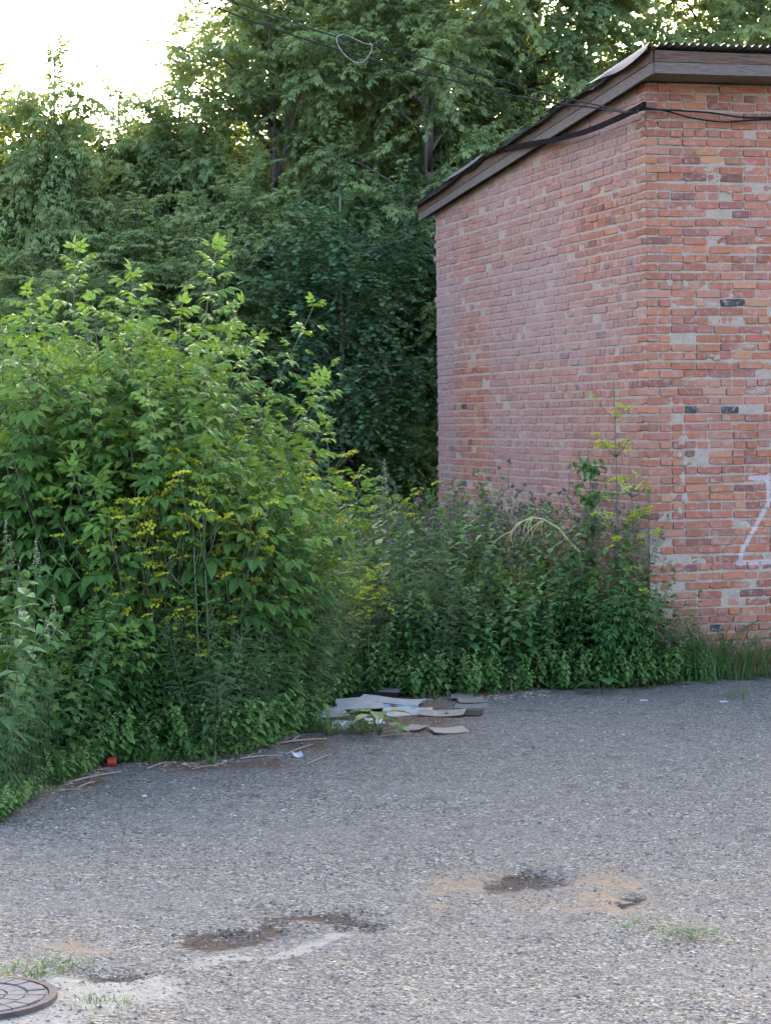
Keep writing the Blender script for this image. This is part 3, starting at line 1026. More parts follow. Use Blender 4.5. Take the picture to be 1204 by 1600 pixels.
def put_tree(pr, px, Y, top, label, group, cat="tree", wide=1.0, rz=None):
    p, H = pr
    s = top / H
    g_ = gx(px, Y)
    return p.put(g_, random.uniform(0, 6.28) if rz is None else rz, (s * wide, s * wide, s), label, cat, group)


GT = "trees standing behind the brick building"
put_tree(E1, 110, 33, 8.7, "slim tree with a feathery pointed top, highest of the row against the white sky", GT, wide=.8)
put_tree(E1, 45, 34, 8.6, "leafy tree whose loose top meets the sky at the far left edge", GT)
put_tree(E1, 243, 35, 8.75, "slim dark-topped tree standing out against the sky, beside the tall crowns' edge", GT, wide=.9)
put_tree(E1, 182, 36, 8.5, "narrow tree filling the gap between the two pointed treetops", GT, wide=.9)
put_tree(E1, 308, 36, 8.5, "yellowish-topped tree at the foot of the open sky corner", GT, wide=.9)
put_tree(E1, -45, 35, 7.9, "tree cut off by the left edge of the picture", GT)
put_tree(E3, 440, 35, 12.2, "tall box elder whose crown borders the open sky", GT, wide=.9)
put_tree(E4, 570, 37, 13.2, "tall box elder rising behind the pale cord loop", GT)
put_tree(E3, 700, 34.5, 12.5, "tall box elder just left of the building's low eave", GT)
put_tree(E4, 830, 37, 13.0, "tall box elder rising above the middle of the sloping eave", GT)
put_tree(E3, 960, 36, 12.6, "tall box elder crown above the upper end of the sloping eave", GT)
put_tree(E4, 1090, 38, 13.0, "sunlit box elder crown above the roof's front corner", GT)
put_tree(E3, 1210, 36, 12.6, "box elder crown above the roof at the right edge", GT)
put_tree(MP, 535, 31.0, 6.3, "dark broad-leaved maple hanging over the hollow left of the building", "broad-leaved maples")
put_tree(MP, 630, 33.2, 6.6, "dark broad-leaved maple tucked behind the building's far corner", "broad-leaved maples")
put_tree(E2, 330, 31.5, 5.8, "low bushy box elder right behind the sapling thicket", GT, wide=1.25)
put_tree(E2, 120, 30.5, 5.2, "low bushy box elder behind the two tallest saplings", GT, wide=1.3)
put_tree(E1, 220, 32.5, 6.2, "low upright box elder behind the middle of the thicket", GT, wide=1.3)
put_tree(E2, 20, 31.5, 5.4, "low spreading box elder behind the thicket at the left edge", GT, wide=1.3)
put_tree(E2, 420, 33.0, 6.8, "box elder with drooping sprays beside the dark maple", GT, wide=1.2)
for j, (px, Y, top) in enumerate(((455, 30.5, 3.0), (540, 32.0, 3.3), (610, 33.0, 3.4), (665, 32.2, 3.0), (500, 35, 4.5), (570, 34, 3.6), (640, 35, 4.0), (590, 36, 4.8), (660, 36.5, 4.6), (400, 36, 5), (300, 38, 5), (180, 38, 5), (60, 38, 5), (720, 38, 5))):
    put_tree((E1, E2)[j % 2], px, Y, top, ("low shrubby box elder in the dark, behind the sapling thicket" if px < 420 else "low shrub in the dark hollow under the maples" if px < 560 else "low shrub in the dark beside the building's far corner"), "shade shrubs under the trees", wide=1.25)
for j, (px, top, lab) in enumerate(((505, 12.0, "tall box elder showing between the cord loop and the open sky"), (640, 12.6, "tall box elder in the second rank behind the cables"), (765, 12.2, "tall second-rank box elder above the eave's low end"),
                                    (890, 10.0, "tall second-rank box elder above the bent strip"), (1020, 9.6, "tall second-rank box elder right over the roof corner"), (1150, 9.4, "tall second-rank box elder over the front eave"))):
    put_tree((E4, E3)[j % 2], px, 40.5, top, lab, GT)
k = 0
for px, Y, top in ((-60, 43, 9.0), (90, 42, 8.8), (240, 44, 9.0), (380, 42, 9.2), (20, 40, 7.6), (150, 40, 7.4), (280, 40, 7.6), (500, 43, 9.6), (620, 42, 9.6), (740, 44, 9.6), (880, 43, 8.8), (1010, 44, 8.8), (1140, 43, 8.6), (1270, 44, 8.8),
                   (0, 48, 7.6), (160, 49, 7.8), (310, 48, 8.2), (450, 50, 9.8), (560, 49, 10), (690, 50, 10), (820, 49, 9.2), (950, 50, 9.2), (1080, 49, 9.0), (1210, 50, 9.2)):
    put_tree((E1, E2)[k % 2] if top < 9.5 else (E3, E4)[k % 2], px, Y, top, ("tree deep in the wood, behind the row against the open sky" if px < 340 else "tree deep in the wood, behind the dark maples" if px < 700 else "tree deep in the wood, behind the building's roof"), "rear ranks of the wood", wide=1.35 if top < 9.5 else 1.0)
    k += 1

# ------------------------------------------------------------------ saplings, weeds
def shoot(st, lf, r, p0, d0, L, bend, step, leafs, s0, t_lo, t_hi, rad=.006, up=.25, topS=.72):
    """one leafy shoot with opposite pairs of leaves"""
    d0 = nrm(np.array(d0, float)); p0 = np.array(p0, float)
    pts = bez(p0, p0 + d0 * L * .5 + r.normal(0, .05 * L, 3) * np.array([1, 1, .2]), p0 + d0 * L + np.array(bend) * L, 6)
    st.tube(pts, rad, rad * .35, 4)
    n = max(int(L / step), 3)
    for k in range(n):
        f = .12 + .88 * (k + .5) / n
        i = f * 5; a = min(int(i), 4); p = pts[a] + (pts[a + 1] - pts[a]) * (i - a); ax = nrm(pts[a + 1] - pts[a])
        s1 = nrm(np.cross(ax, (0.3, 0.9, 0.1) if k % 2 else (0.9, -0.3, 0.1)))
        az = r.uniform(-.5, .5)
        s1 = nrm(s1 * math.cos(az) + np.cross(ax, s1) * math.sin(az))
        sc = s0 * (1 - (1 - topS) * max(0, (f - .55) / .45)) * r.uniform(.85, 1.15)
        for sg in (-1, 1):
            if r.random() < .06: continue
            yd = s1 * sg + ax * (up + .7 * max(0, f - .75) * 4 * .5) + r.normal(0, .14, 3)
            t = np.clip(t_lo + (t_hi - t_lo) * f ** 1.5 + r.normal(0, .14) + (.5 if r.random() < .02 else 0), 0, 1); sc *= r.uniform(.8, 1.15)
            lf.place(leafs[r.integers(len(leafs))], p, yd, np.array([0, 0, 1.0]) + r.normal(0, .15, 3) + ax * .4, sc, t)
    # crowning leaves
    for q in range(3):
        lf.place(leafs[r.integers(len(leafs))], pts[-1], ax + r.normal(0, .4, 3), (r.normal(0, .5), r.normal(0, .5), 1), s0 * topS * r.uniform(.6, .9), min(t_hi + .05, 1))


def sapling(seed, H, spread, nsh=9):
    r = np.random.default_rng(seed); st, lf = MB(), MB()
    shoot(st, lf, r, (0, 0, 0), (r.uniform(-.03, .03), r.uniform(-.03, .03), 1), H, (0, 0, 0), .078, T_ELDER_F, 1.42, .15, .95, .010)
    for i in range(nsh):
        az = i * 2.4 + r.uniform(-.4, .4); z = H * r.uniform(.08, .72)
        L = (H - z) * r.uniform(.5, .95) * spread + .25
        shoot(st, lf, r, (0, 0, z), (math.cos(az) * .55, math.sin(az) * .55, r.uniform(.6, 1.0)), L, (0, 0, .12), .095, T_ELDER_F, 1.2, .12, .85, .006)
    return Proto(thing("maple_sapling", [("stem", st, M['pale_stem']), ("foliage", lf, M['sapling_leaf'])]))


SAP = [sapling(21, 3.9, .75, 14), sapling(22, 3.4, .8, 14), sapling(23, 2.6, .95, 14), sapling(24, 2.0, 1.0, 12)]
SH = [3.9, 3.4, 2.6, 2.0]
GS = "young maple saplings in the bright thicket"


def put_sap(i, px, Y, top, label, lean=(0, 0)):
    Y += .55; s = top / SH[i]; p = gx(px, Y)
    o = SAP[i].put(p, (px * 1.7 + (2.2 if px == 335 else 0)) % 6.28, s, label, "sapling", GS)
    o.rotation_euler = (lean[1], lean[0], o.rotation_euler[2])


put_sap(0, 118, 18.3, 4.02, "tall sapling whose bright tip stands highest on the thicket's left half")
put_sap(0, 335, 18.6, 4.05, "tall sapling with a yellow-green tip, tallest at the thicket's middle")
put_sap(1, 232, 18.0, 3.80, "sapling with a reddish-brown tip between the two tallest saplings")
put_sap(1, 42, 17.6, 3.65, "sapling with a yellow-green tip near the left edge of the picture")
put_sap(1, 285, 17.5, 3.50, "sapling just left of the tallest one in the thicket's middle")
put_sap(1, 165, 17.8, 3.55, "sapling just right of the tallest one on the thicket's left")
put_sap(2, 384, 18.8, 2.3, "shorter sapling at the step where the thicket drops to the right")
put_sap(2, 424, 18.6, 1.85, "sapling whose bright shoots overlook the dark hollow under the trees")
put_sap(3, 460, 19.0, 1.6, "rightmost sapling of the bright thicket")
put_sap(2, -10, 18.2, 3.3, "sapling half outside the picture at the left")
put_sap(3, 80, 17.4, 2.5, "low sapling in front of the thicket's left half, with broad dark leaves")
put_sap(3, 205, 17.2, 2.45, "low sapling under the reddish-tipped one")
put_sap(3, 320, 17.4, 2.6, "low sapling among the yellow umbels in the thicket's middle")
put_sap(3, 415, 17.8, 2.1, "low sapling behind the yellow umbels at the thicket's right end")
put_sap(2, 260, 19.4, 3.2, "sapling hidden deep between the thicket's tall ones")
put_sap(2, 120, 19.4, 3.1, "sapling behind the thicket's left half")
put_sap(3, 370, 20.0, 2.1, "sapling behind the thicket's right half")


def leafy_weed(name, seed, H, leafs, s0, mat, stems=3, spread=.25, step=.06, t=(.15, .75), up=.1, part="foliage", topS=.45, stemmat='stem'):
    r = np.random.default_rng(seed); st, lf = MB(), MB()
    for i in range(stems):
        az = i * 2.4 + r.uniform(0, 1)
        d = (math.cos(az) * spread * r.uniform(.3, 1), math.sin(az) * spread * r.uniform(.3, 1), 1)
        shoot(st, lf, r, (math.cos(az) * .05, math.sin(az) * .05, 0), d, H * r.uniform(.75, 1.05), (math.cos(az) * .1, math.sin(az) * .1, -.03), step, leafs, s0, t[0], t[1], .005, up, topS)
    return [("stem", st, M[stemmat]), (part, lf, mat)], r


# nettle-like weeds
def sc_t(t, s): return (t[0] * s, t[1])
OV9 = sc_t(T_OVATE, .125); OV7 = sc_t(T_OVATE, .095); BR = sc_t(T_BROAD, .11); LA = sc_t(T_LANCE, .10)
NET = [Proto(thing("nettle_plant", leafy_weed("nettle", 40 + i, 1.0, [OV9, OV7], 1.0, M['nettle_leaf'], 5, .35, .055)[0])) for i in range(3)]
LOW = [Proto(thing("goosefoot_plant", leafy_weed("goosefoot", 50 + i, .6, [OV7, sc_t(T_BROAD, .06)], 1.0, M['weed_leaf'], 7, .7, .045, (.2, .9))[0])) for i in range(2)]
MUG = [Proto(thing("mugwort_plant", leafy_weed("mugwort", 60 + i, 1.3, [T_MUG], 1.9, M['grey_leaf'], 6, .28, .05, (.2, .95), .5)[0])) for i in range(2)]
HEMP = [Proto(thing("hemp_plant", leafy_weed("hemp", 70 + i, 1.3, [T_HEMP], 1.0, M['hemp_leaf'], 3, .25, .08, (.2, .95), .25)[0])) for i in range(2)]
BUSH = [Proto(thing("leafy_bush", leafy_weed("bush", 80 + i, 1.4, [pinnate(2, .14, .10, .5, True, 60, .2), T_ELDER_F[3]], 1.0, M['bush_leaf'], 8, .40, .075, (.2, .95), .15)[0])) for i in range(2)]


UMB = []
for k in range(6):
    q = MB(); t_ = umbel(.048, 12, k % 3)[0]; q.add(t_[0], t_[1], .15 + .14 * k); me = q.mesh("flower_head"); me.materials.append(M['yellow']); UMB.append(me)


def parsnip(seed, H, numb=9):
    r = np.random.default_rng(seed); st, lf = MB(), MB(); HD = []
    u = [umbel(.05, 11, s) for s in range(3)]
    ns = 2
    for k in range(ns):
        az0 = r.uniform(0, 6.28); base = np.array([math.cos(az0), math.sin(az0), 0]) * .06
        top = base * 3 + np.array([r.normal(0, .06), r.normal(0, .06), H * r.uniform(.85, 1)])
        main = bez(base, (base + top) / 2, top, 7); st.tube(main, .008, .004, 5)
        heads = [(main[-1], 1.25)]
        for i in range(numb // ns):
            f = r.uniform(.5, .95); a = min(int(f * 6), 5); p = main[a] + (main[a + 1] - main[a]) * (f * 6 - a)
            az = i * 2.4 + r.uniform(-.5, .5); L = r.uniform(.18, .42)
            e = p + np.array([math.cos(az) * L * .62, math.sin(az) * L * .62, L])
            st.tube(bez(p, p + (e - p) * .5 + np.array([math.cos(az), math.sin(az), -.2]) * .05, e, 4), .004, .0025, 4); heads.append((e, r.uniform(.7, 1.1)))
            if r.random() < .6:
                e2 = p + (e - p) * .6 + np.array([r.normal(0, .1), r.normal(0, .1), .12]); st.tube([p + (e - p) * .5, e2], .003, .002, 3); heads.append((e2, r.uniform(.5, .8)))
        for e, s in heads:
            tz = (r.normal(0, .25), r.normal(0, .25), 1); q = u[r.integers(3)]; yd = (math.cos(r.uniform(0, 6)), math.sin(r.uniform(0, 6)), 0)
            HD.append((e + np.array([0, 0, .045 * s]), tz, s, int(r.integers(6)))); st.place(q[1], e + np.array([0, 0, .045 * s]), yd, tz, s, .5)
        for i in range(16):
            f = r.uniform(.05, .85); a = min(int(f * 6), 5); p = main[a]; az = i * 2.4
            lf.place(T_PARS, p, (math.cos(az), math.sin(az), .5), (0, 0, 1), (1.25 - .7 * f) * r.uniform(.8, 1.1), np.clip(r.normal(.5, .2), 0, 1))
    root = thing("parsnip_plant", [("stem", st, M['stem']), ("foliage", lf, M['weed_leaf'])])
    for e, tz, s, k in HD:
        o = obj("flower_head", UMB[k], None, root); o.location = e; o.scale = (s, s, s)
        o.rotation_euler = Vector(tz).to_track_quat('Z', 'Y').to_euler(); KIDS[root.name].append(o)
    return Proto(root)


PAR = [parsnip(90, 1.5, 12), parsnip(91, 1.5, 14), parsnip(92, 1.5, 10)]


def thistle(seed, H):
    parts, r = leafy_weed("burdock", seed, H, [sc_t(T_OVATE, .13), sc_t(T_BROAD, .12)], 1.0, M['nettle_leaf'], 6, .28, .085, (.1, .7))
    fl = MB(); st = parts[0][1]
    bud = leaflet(.55, 0, 0, False)
    for i in range(11):
        az = r.uniform(0, 6.28); rr = r.uniform(.05, .38); p = np.array([math.cos(az) * rr, math.sin(az) * rr, H * r.uniform(.62, 1.05)])
        st.tube([p * np.array([.5, .5, 1]) - np.array([0, 0, .22]), p], .003, .002, 3)
        for j in range(9):
            d = r.normal(0, .7, 3) + np.array([0, 0, .6]); fl.place(bud, p, d, r.normal(0, 1, 3), .036, np.clip(r.normal(.5, .25), 0, 1))
    return Proto(thing("burdock_plant", parts + [("flower_heads", fl, M['purple'])]))


BUR = [thistle(100, 1.7), thistle(101, 1.7)]


def mustard(seed, H):
    """thin branching weed with small yellow pods"""
    r = np.random.default_rng(seed); st, lf, fl = MB(), MB(), MB()
    pod = leaflet(.28, .02, .1, False)
    for i in range(9):
        az = r.uniform(0, 6.28); e = np.array([math.cos(az) * r.uniform(.1, .4), math.sin(az) * r.uniform(.1, .4), H * r.uniform(.65, 1.0)])
        pts = bez((0, 0, 0), e * np.array([.2, .2, .6]), e, 7); st.tube(pts, .004, .002, 3)
        for j in range(46):
            f = r.uniform(.15, 1); a = min(int(f * 6), 5); p = pts[a] + (pts[a + 1] - pts[a]) * (f * 6 - a)
            d = r.normal(0, .8, 3) + np.array([0, 0, .4])
            (fl if (f > .6 and r.random() < .55) else lf).place(pod, p, d, r.normal(0, 1, 3), r.uniform(.03, .06), np.clip(r.normal(.5, .25), 0, 1))
    return Proto(thing("pod_weed", [("stem", st, M['stem']), ("foliage", lf, M['grey_leaf']), ("pods", fl, M['pod'])]))


MUS = [mustard(110, 1.4), mustard(111, 1.4)]


def grass(seed, H, n, spread, drop=.5):
    r = np.random.default_rng(seed); lf = MB()
    for i in range(n):
        az = r.uniform(0, 6.28); rr = spread * math.sqrt(r.random()); h = H * r.uniform(.5, 1.1)
        b0 = np.array([math.cos(az) * rr, math.sin(az) * rr, 0]); az2 = az + r.normal(0, 1.0); d = np.array([math.cos(az2), math.sin(az2), 0])
        pts = bez(b0, b0 + np.array([0, 0, h * .8]) + d * h * .1, b0 + d * h * drop * r.uniform(.4, 1.2) + np.array([0, 0, h * r.uniform(.6, 1)]), 5)
        w = np.array([.0045, .005, .004, .0025, .0004]) * r.uniform(.7, 1.3) * (.45 + H)
        sd_ = nrm(np.cross(d, (0, 0, 1.0)) + r.normal(0, .3, 3))
        V = np.concatenate([pts - sd_ * w[:, None], pts + sd_ * w[:, None]]); F = []
        for k in range(4): F += [(k, k + 5, k + 6), (k, k + 6, k + 1)]
        lf.add(V, F, float(np.clip(r.normal(.45, .22), 0, 1)))
    return lf


GRA = [Proto(thing("grass_tuft", [("blades", grass(120 + i, .66, 55, .30, 1.1), M['grass'])])) for i in range(2)]
GSM = [Proto(thing("grass_tuft", [("blades", grass(130 + i, .12, 70, .17, 1.0), M['grass'])])) for i in range(2)]


def inside_bld(x, y, pad=.12):
    l = to_local((x, y, 0)); return l[0] > -pad and l[1] > -pad


LAND = [(50, "by the left picture edge"), (140, "left of the red cup"), (215, "in line with the red cup"), (300, "below the brown-tipped sapling"), (370, "below the middle's tallest sapling"), (450, "in line with the white litter"),
        (540, "by the heap's left end"), (640, "by the heap's middle"), (740, "right of the heap"), (840, "left below the dry stalk"), (920, "right below the dry stalk"), (1000, "below the tall thin stalk"), (1080, "by the brick corner"), (1140, "below the wall's burnt bricks"), (9999, "below the painted outline")]


def scatter(protos, n, px0, px1, d0, d1, s0, s1, label, cat, group, hb=1.0, seed=0, absY=False):
    r = random.Random(seed * 31 + n)
    for k in range(n):
        px = px0 + (px1 - px0) * (k + r.random()) / n
        Y = r.uniform(d0, d1) if absY else float(edgeY(px)) + r.uniform(d0, d1)
        p = gx(px, Y)
        if inside_bld(p.x, p.y): continue
        p.z = gz(p.x, p.y) - .01
        s = r.uniform(s0, s1)
        protos[k % len(protos)].put(p, r.uniform(0, 6.28), (s * r.uniform(.9, 1.15), s * r.uniform(.9, 1.15), s), ("front-row " if Y - (d0 if absY else float(edgeY(px)) + d0) < (d1 - d0) / 2 else "back-row ") + label + ", " + next(t for q, t in LAND if px < q), cat, group)


# front fringe from the left edge to the junk heap
scatter(LOW, 46, 75, 480, -.05, .25, .5, 1.0, "low leafy weed fringing the asphalt", "weed", "low weeds below the thicket", 1, 1)
scatter(NET, 24, 80, 470, .2, .6, .7, 1.1, "nettle-like weed at the dark foot of the thicket", "weed", "nettles at the foot of the thicket", 1, 2)
scatter(NET, 18, 60, 480, .7, 1.3, 1.1, 1.6, "taller nettle-like weed between the sapling stems", "weed", "nettles among the sapling stems", 1, 3)
scatter(MUG, 9, 300, 400, .08, .5, .55, .9, "grey-green feathery weed before the thicket", "weed", "grey weeds at the thicket's right end", 1, 4)
scatter(MUG, 16, 380, 500, .15, 1.6, .8, 1.5, "tall grey-green feathery weed beside the yellow umbels", "weed", "grey weeds beside the yellow umbels", 1, 5)
scatter(HEMP, 6, -25, 52, .1, .7, .6, .85, "hemp-like weed with narrow fingered leaves", "weed", "hemp-like weeds at the left edge", 1, 6)
scatter(PAR, 32, 175, 420, .12, .6, .8, 1.5, "yellow-umbelled weed before the bright saplings", "wildflower", "yellow umbels before the saplings", 1, 7)
scatter(PAR, 8, 190, 420, .15, .35, .6, .95, "short yellow-umbelled weed low before the thicket", "wildflower", "short yellow umbels before the thicket", 1, 17)
scatter(PAR, 22, 440, 630, .08, 1.0, .5, .88, "yellow-umbelled weed behind the boards", "wildflower", "yellow umbels behind the heap", 1, 8)
scatter(PAR, 7, 450, 640, 23.5, 26, 1.05, 1.3, "yellow-umbelled weed at the mouth of the dark hollow", "wildflower", "yellow umbels at the dark hollow", 1, 9, True)
scatter(NET, 18, 470, 690, 22.5, 28, 1.1, 1.7, "leafy weed in the gap beside the side wall", "weed", "weeds in the gap beside the wall", 1, 10, True)
scatter(MUG, 12, 500, 690, 21.5, 26, 1.0, 1.5, "grey feathery weed in the gap beside the wall", "weed", "grey weeds in the gap beside the wall", 1, 11, True)
scatter(SAP[3:], 15, 60, 470, .25, .75, .34, .62, "low leafy maple seedling at the thicket's foot", "seedling", "maple seedlings at the thicket's foot", 1, 31)
scatter(BUSH, 12, 90, 440, .12, .45, .4, .7, "broad-leaved green weed at the thicket's foot", "weed", "broad-leaved weeds at the thicket's foot", 1, 32)
scatter(SAP[3:], 5, 640, 880, .3, .9, .40, .6, "low leafy maple seedling in the belt before the wall", "seedling", "maple seedlings in the belt", 1, 33)
scatter(BUSH, 9, 640, 900, .2, .8, .5, .8, "broad-leaved green weed in the belt before the wall", "weed", "broad-leaved weeds in the belt", 1, 34)
scatter(NET, 12, 490, 655, .05, .7, .55, .95, "leafy weed under the yellow umbels behind the boards", "weed", "leafy weeds under the umbels", 1, 35)
scatter(LOW, 12, 480, 655, .0, .3, .6, 1.0, "low leafy weed right behind the boards", "weed", "low weeds behind the boards", 1, 36)
scatter(BUSH, 5, 500, 640, .2, .8, .45, .65, "broad-leaved weed under the yellow umbels", "weed", "broad weeds under the umbels", 1, 37)
scatter(LOW, 22, 200, 480, -.30, -.02, .14, .34, "tiny sprout on the brown verge", "weed", "sprouts on the verge", 1, 38)
scatter(LOW, 16, 640, 1200, -.22, .0, .12, .3, "tiny sprout at the asphalt edge before the building", "weed", "sprouts before the building", 1, 39)
scatter(NET, 9, -70, 45, .9, 2.6, 1.2, 1.8, "tall nettle-like weed", "weed", "tall weeds at the left edge", 1, 40)
# belt along the brick side wall
scatter(LOW, 30, 640, 1045, -.02, .22, .6, 1.0, "low leafy weed edging the asphalt before the building", "weed", "low weeds before the building", 1, 12)
scatter(NET, 32, 620, 1000, .15, .9, .8, 1.2, "leafy weed in the belt before the side wall", "weed", "leafy belt before the side wall", 1, 13)
scatter(MUG, 7, 625, 720, .2, .8, .85, 1.1, "grey-green feathery weed right of the umbels", "weed", "grey weeds right of the umbels", 1, 14)
scatter(BUR, 18, 610, 900, .8, 2.9, 1.0, 1.25, "burdock-like weed with dull purple heads", "weed", "purple-headed weeds before the wall", 1, 15)
scatter(BUR, 5, 880, 1000, .35, .8, .95, 1.12, "purple-headed burdock-like weed close to the corner", "weed", "purple-headed weeds at the corner", 1, 16)
scatter(MUS, 10, 745, 890, .4, 1.4, .9, 1.15, "thin weed with yellowish pods", "weed", "pod weeds in the belt", 1, 18)
scatter(MUS, 8, 690, 800, 24.5, 27.5, 1.2, 1.5, "thin pale weed against the brick side wall", "weed", "thin weeds against the side wall", 1, 19, True)
scatter(BUSH, 5, 915, 1015, .1, .4, .72, .9, "bright green leafy bush at the building's foot", "bush", "leafy bushes at the corner", 1, 20)
scatter(LOW, 7, 1030, 1110, .03, .3, .5, .75, "low leafy weed at the foot of the front wall", "weed", "low weeds at the front wall", 1, 21)
scatter(GRA, 16, 1060, 1290, .0, .4, .5, 1.25, "long-bladed grass tuft along the front wall", "grass tuft", "grass along the front wall", 1, 22)
scatter(MUG, 3, 1035, 1085, .08, .25, .45, .6, "small grey weed beside the corner bush", "weed", "small grey weeds by the corner", 1, 23)
scatter(LOW, 12, -50, 40, -.02, .25, .35, .6, "dim leafy weed nearest to the camera", "weed", "dim weeds at the left edge", 1, 24)
scatter(LOW, 8, 470, 580, 18.55, 18.9, .25, .42, "small leafy weed before the boards", "weed", "small weeds before the heap", 1, 25, True)

# ------------------------------------------------------------------ single plants of note
def vine(name, loc, seed, H, W, label):
    """climbing vine with lobed pale leaves and upright cream flower spikes"""
    r = np.random.default_rng(seed); st, lf = MB(), MB()
    spikes = []
    for i in range(5):
        e = np.array([r.uniform(-W, W), r.uniform(-.15, .1), H * r.uniform(.7, 1)])
        pts = bez((e[0] * .2, 0, 0), (e[0] * .6, -.1, H * .6), e, 9); st.tube(pts, .004, .002, 4)
        for j in range(12):
            p = pts[r.integers(2, 9)] + r.normal(0, .06, 3)
            az = r.uniform(0, 6.28)
            lf.place(T_LOBED, p, (math.cos(az) * .8, math.sin(az) * .8 - .4, -.35), (0, -.5, 1), r.uniform(.7, 1.15), np.clip(r.normal(.5, .2), 0, 1))
        spikes.append(e)
    root = thing(name, [("stem", st, M['stem']), ("foliage", lf, M['vine_leaf'])], loc)
    fl = leaflet(.8, .1, .1, False)
    for e in spikes:
        q = MB(); tilt = r.normal(0, .2, 2)
        for j in range(70):
            f = r.random(); p = e + np.array([tilt[0] * f, tilt[1] * f, 1]) * .20 * f * np.array([.2, .2, 1]) + r.normal(0, .016 * (1.2 - f), 3)
            q.place(fl, p, r.normal(0, 1, 3), r.normal(0, 1, 3), .014, np.clip(r.normal(.5, .3), 0, 1))
        obj("flower_spike", q, M['cream'], root)["kind"] = "stuff"
    return tag(root, label, "vine", "flowering vines")


def vput(px, py, Y, seed, H, W, label):
    p = gx(px, Y); vine("climbing_vine", p, seed, H, W, label)


vput(42, 900, 17.0, 301, 1.75, .16, "pale vine with cream flower spikes climbing near the left edge")
vput(262, 880, 17.55, 302, 1.75, .10, "vine with a cream flower spike hanging in the yellow umbels")
vput(70, 960, 16.2, 303, 1.25, .28, "vine with broad lobed yellow-green leaves low on the left")
vput(600, 700, 23.3, 304, 2.25, .08, "vine with cream spikes standing at the dark hollow's mouth")

# tall thin umbel stalk before the wall, and its darker companion
def tall_stalk(px, base_Y, H, seed, label, dark=False):
    r = np.random.default_rng(seed); st, lf = MB(), MB(); heads = []
    main = bez((0, 0, 0), (.03, 0, H * .5), (-.02, 0, H), 9); st.tube(main, .009, .004, 5)
    for i in range(26):
        f = r.uniform(.45, 1); a = min(int(f * 8), 7); p = main[a]; az = i * 2.4; L = r.uniform(.10, .26)
        e = p + np.array([math.cos(az) * L, math.sin(az) * L, L * r.uniform(.5, 1.1)]); st.tube([p, (p + e) / 2 + np.array([0, 0, -.015]), e], .003, .002, 3)
        if dark:
            for _ in range(7): lf.place(OV7, p + (e - p) * r.random(), r.normal(0, 1, 3), (0, 0, 1), r.uniform(.7, 1.1), np.clip(r.normal(.3, .15), 0, 1))
        else: heads.append(e)
    for i in range(14):
        p = main[r.integers(1, 6)]; az = r.uniform(0, 6.28); lf.place(T_PARS if not dark else OV9, p, (math.cos(az), math.sin(az), .3), (0, 0, 1), r.uniform(.5, .9), .4)
    root = thing("tall_stalk", [("stem", st, M['stem']), ("foliage", lf, M['weed_leaf'])], gx(px, base_Y))
    for e in heads:
        o = obj("flower_head", UMB[int(r.integers(3))], None, root); o.location = e; s = r.uniform(.8, 1.35); o.scale = (s, s, s * .7); o.rotation_euler = (r.normal(0, .3), r.normal(0, .3), r.uniform(0, 6))
    tag(root, label, "weed")


tall_stalk(965, 22.05, 2.98, 311, "tall thin umbel stalk rising before the brick corner")
tall_stalk(925, 22.4, 2.35, 312, "dark-leaved tall stalk beside the thin umbel stalk", True)
tall_stalk(990, 22.0, 2.1, 313, "short umbel stalk leaning at the brick corner")
tall_stalk(520, 20.3, 2.45, 314, "thin umbel stalk at the thicket's right shoulder")
# broken dry stalk arching over the belt
pts = [at(px, py, 21.95) for px, py in ((905, 862), (890, 848), (873, 826), (850, 812), (832, 808), (815, 815), (800, 830))]
base_ = gx(912, 22.05); dq, ds = MB(), MB(); off = np.array(base_)
dq.tube([np.array(p) - off for p in pts], .013, .007, 6)
r_ = np.random.default_rng(3)
for i in range(11):
    a = np.array(pts[3 + i % 4]) - off; e = a + np.array([r_.uniform(-.26, .02), r_.uniform(-.05, .05), -r_.uniform(.10, .28)])
    dq.tube(bez(a, a + (e - a) * .5 + np.array([-.05, 0, .05]), e, 5), .006, .002, 4)
ds.tube(bez((0, 0, 0), (.02, 0, .5), np.array(pts[0]) - off, 6), .013, .012, 6)
tag(thing("dry_stalk", [("stem", ds, M['stem']), ("dry_top", dq, M['dry'])], base_), "broken straw-yellow stalk arching over the weeds before the wall", "stalk")

# broad leaf plants
def broad_plant(px, Y, n, size, label, seed, mat='weed_leaf'):
    r = np.random.default_rng(seed); lf, st = MB(), MB()
    for i in range(n):
        az = i * 2.4 + r.uniform(-.3, .3); tip = np.array([math.cos(az) * size * .3, math.sin(az) * size * .3, size * r.uniform(.25, .9)])
        st.tube([(0, 0, 0), tip * .6 + np.array([0, 0, .02]), tip], .004, .003, 4)
        lf.place(T_OVATE if mat != 'bush_leaf' else T_BROAD, tip, (math.cos(az), math.sin(az), .1), (0, 0, 1), size * r.uniform(.7, 1.1), np.clip(r.normal(.55, .2), 0, 1))
    tag(thing("broad_leaf_plant", [("stem", st, M['stem']), ("foliage", lf, M[mat])], gx(px, Y)), label, "weed")


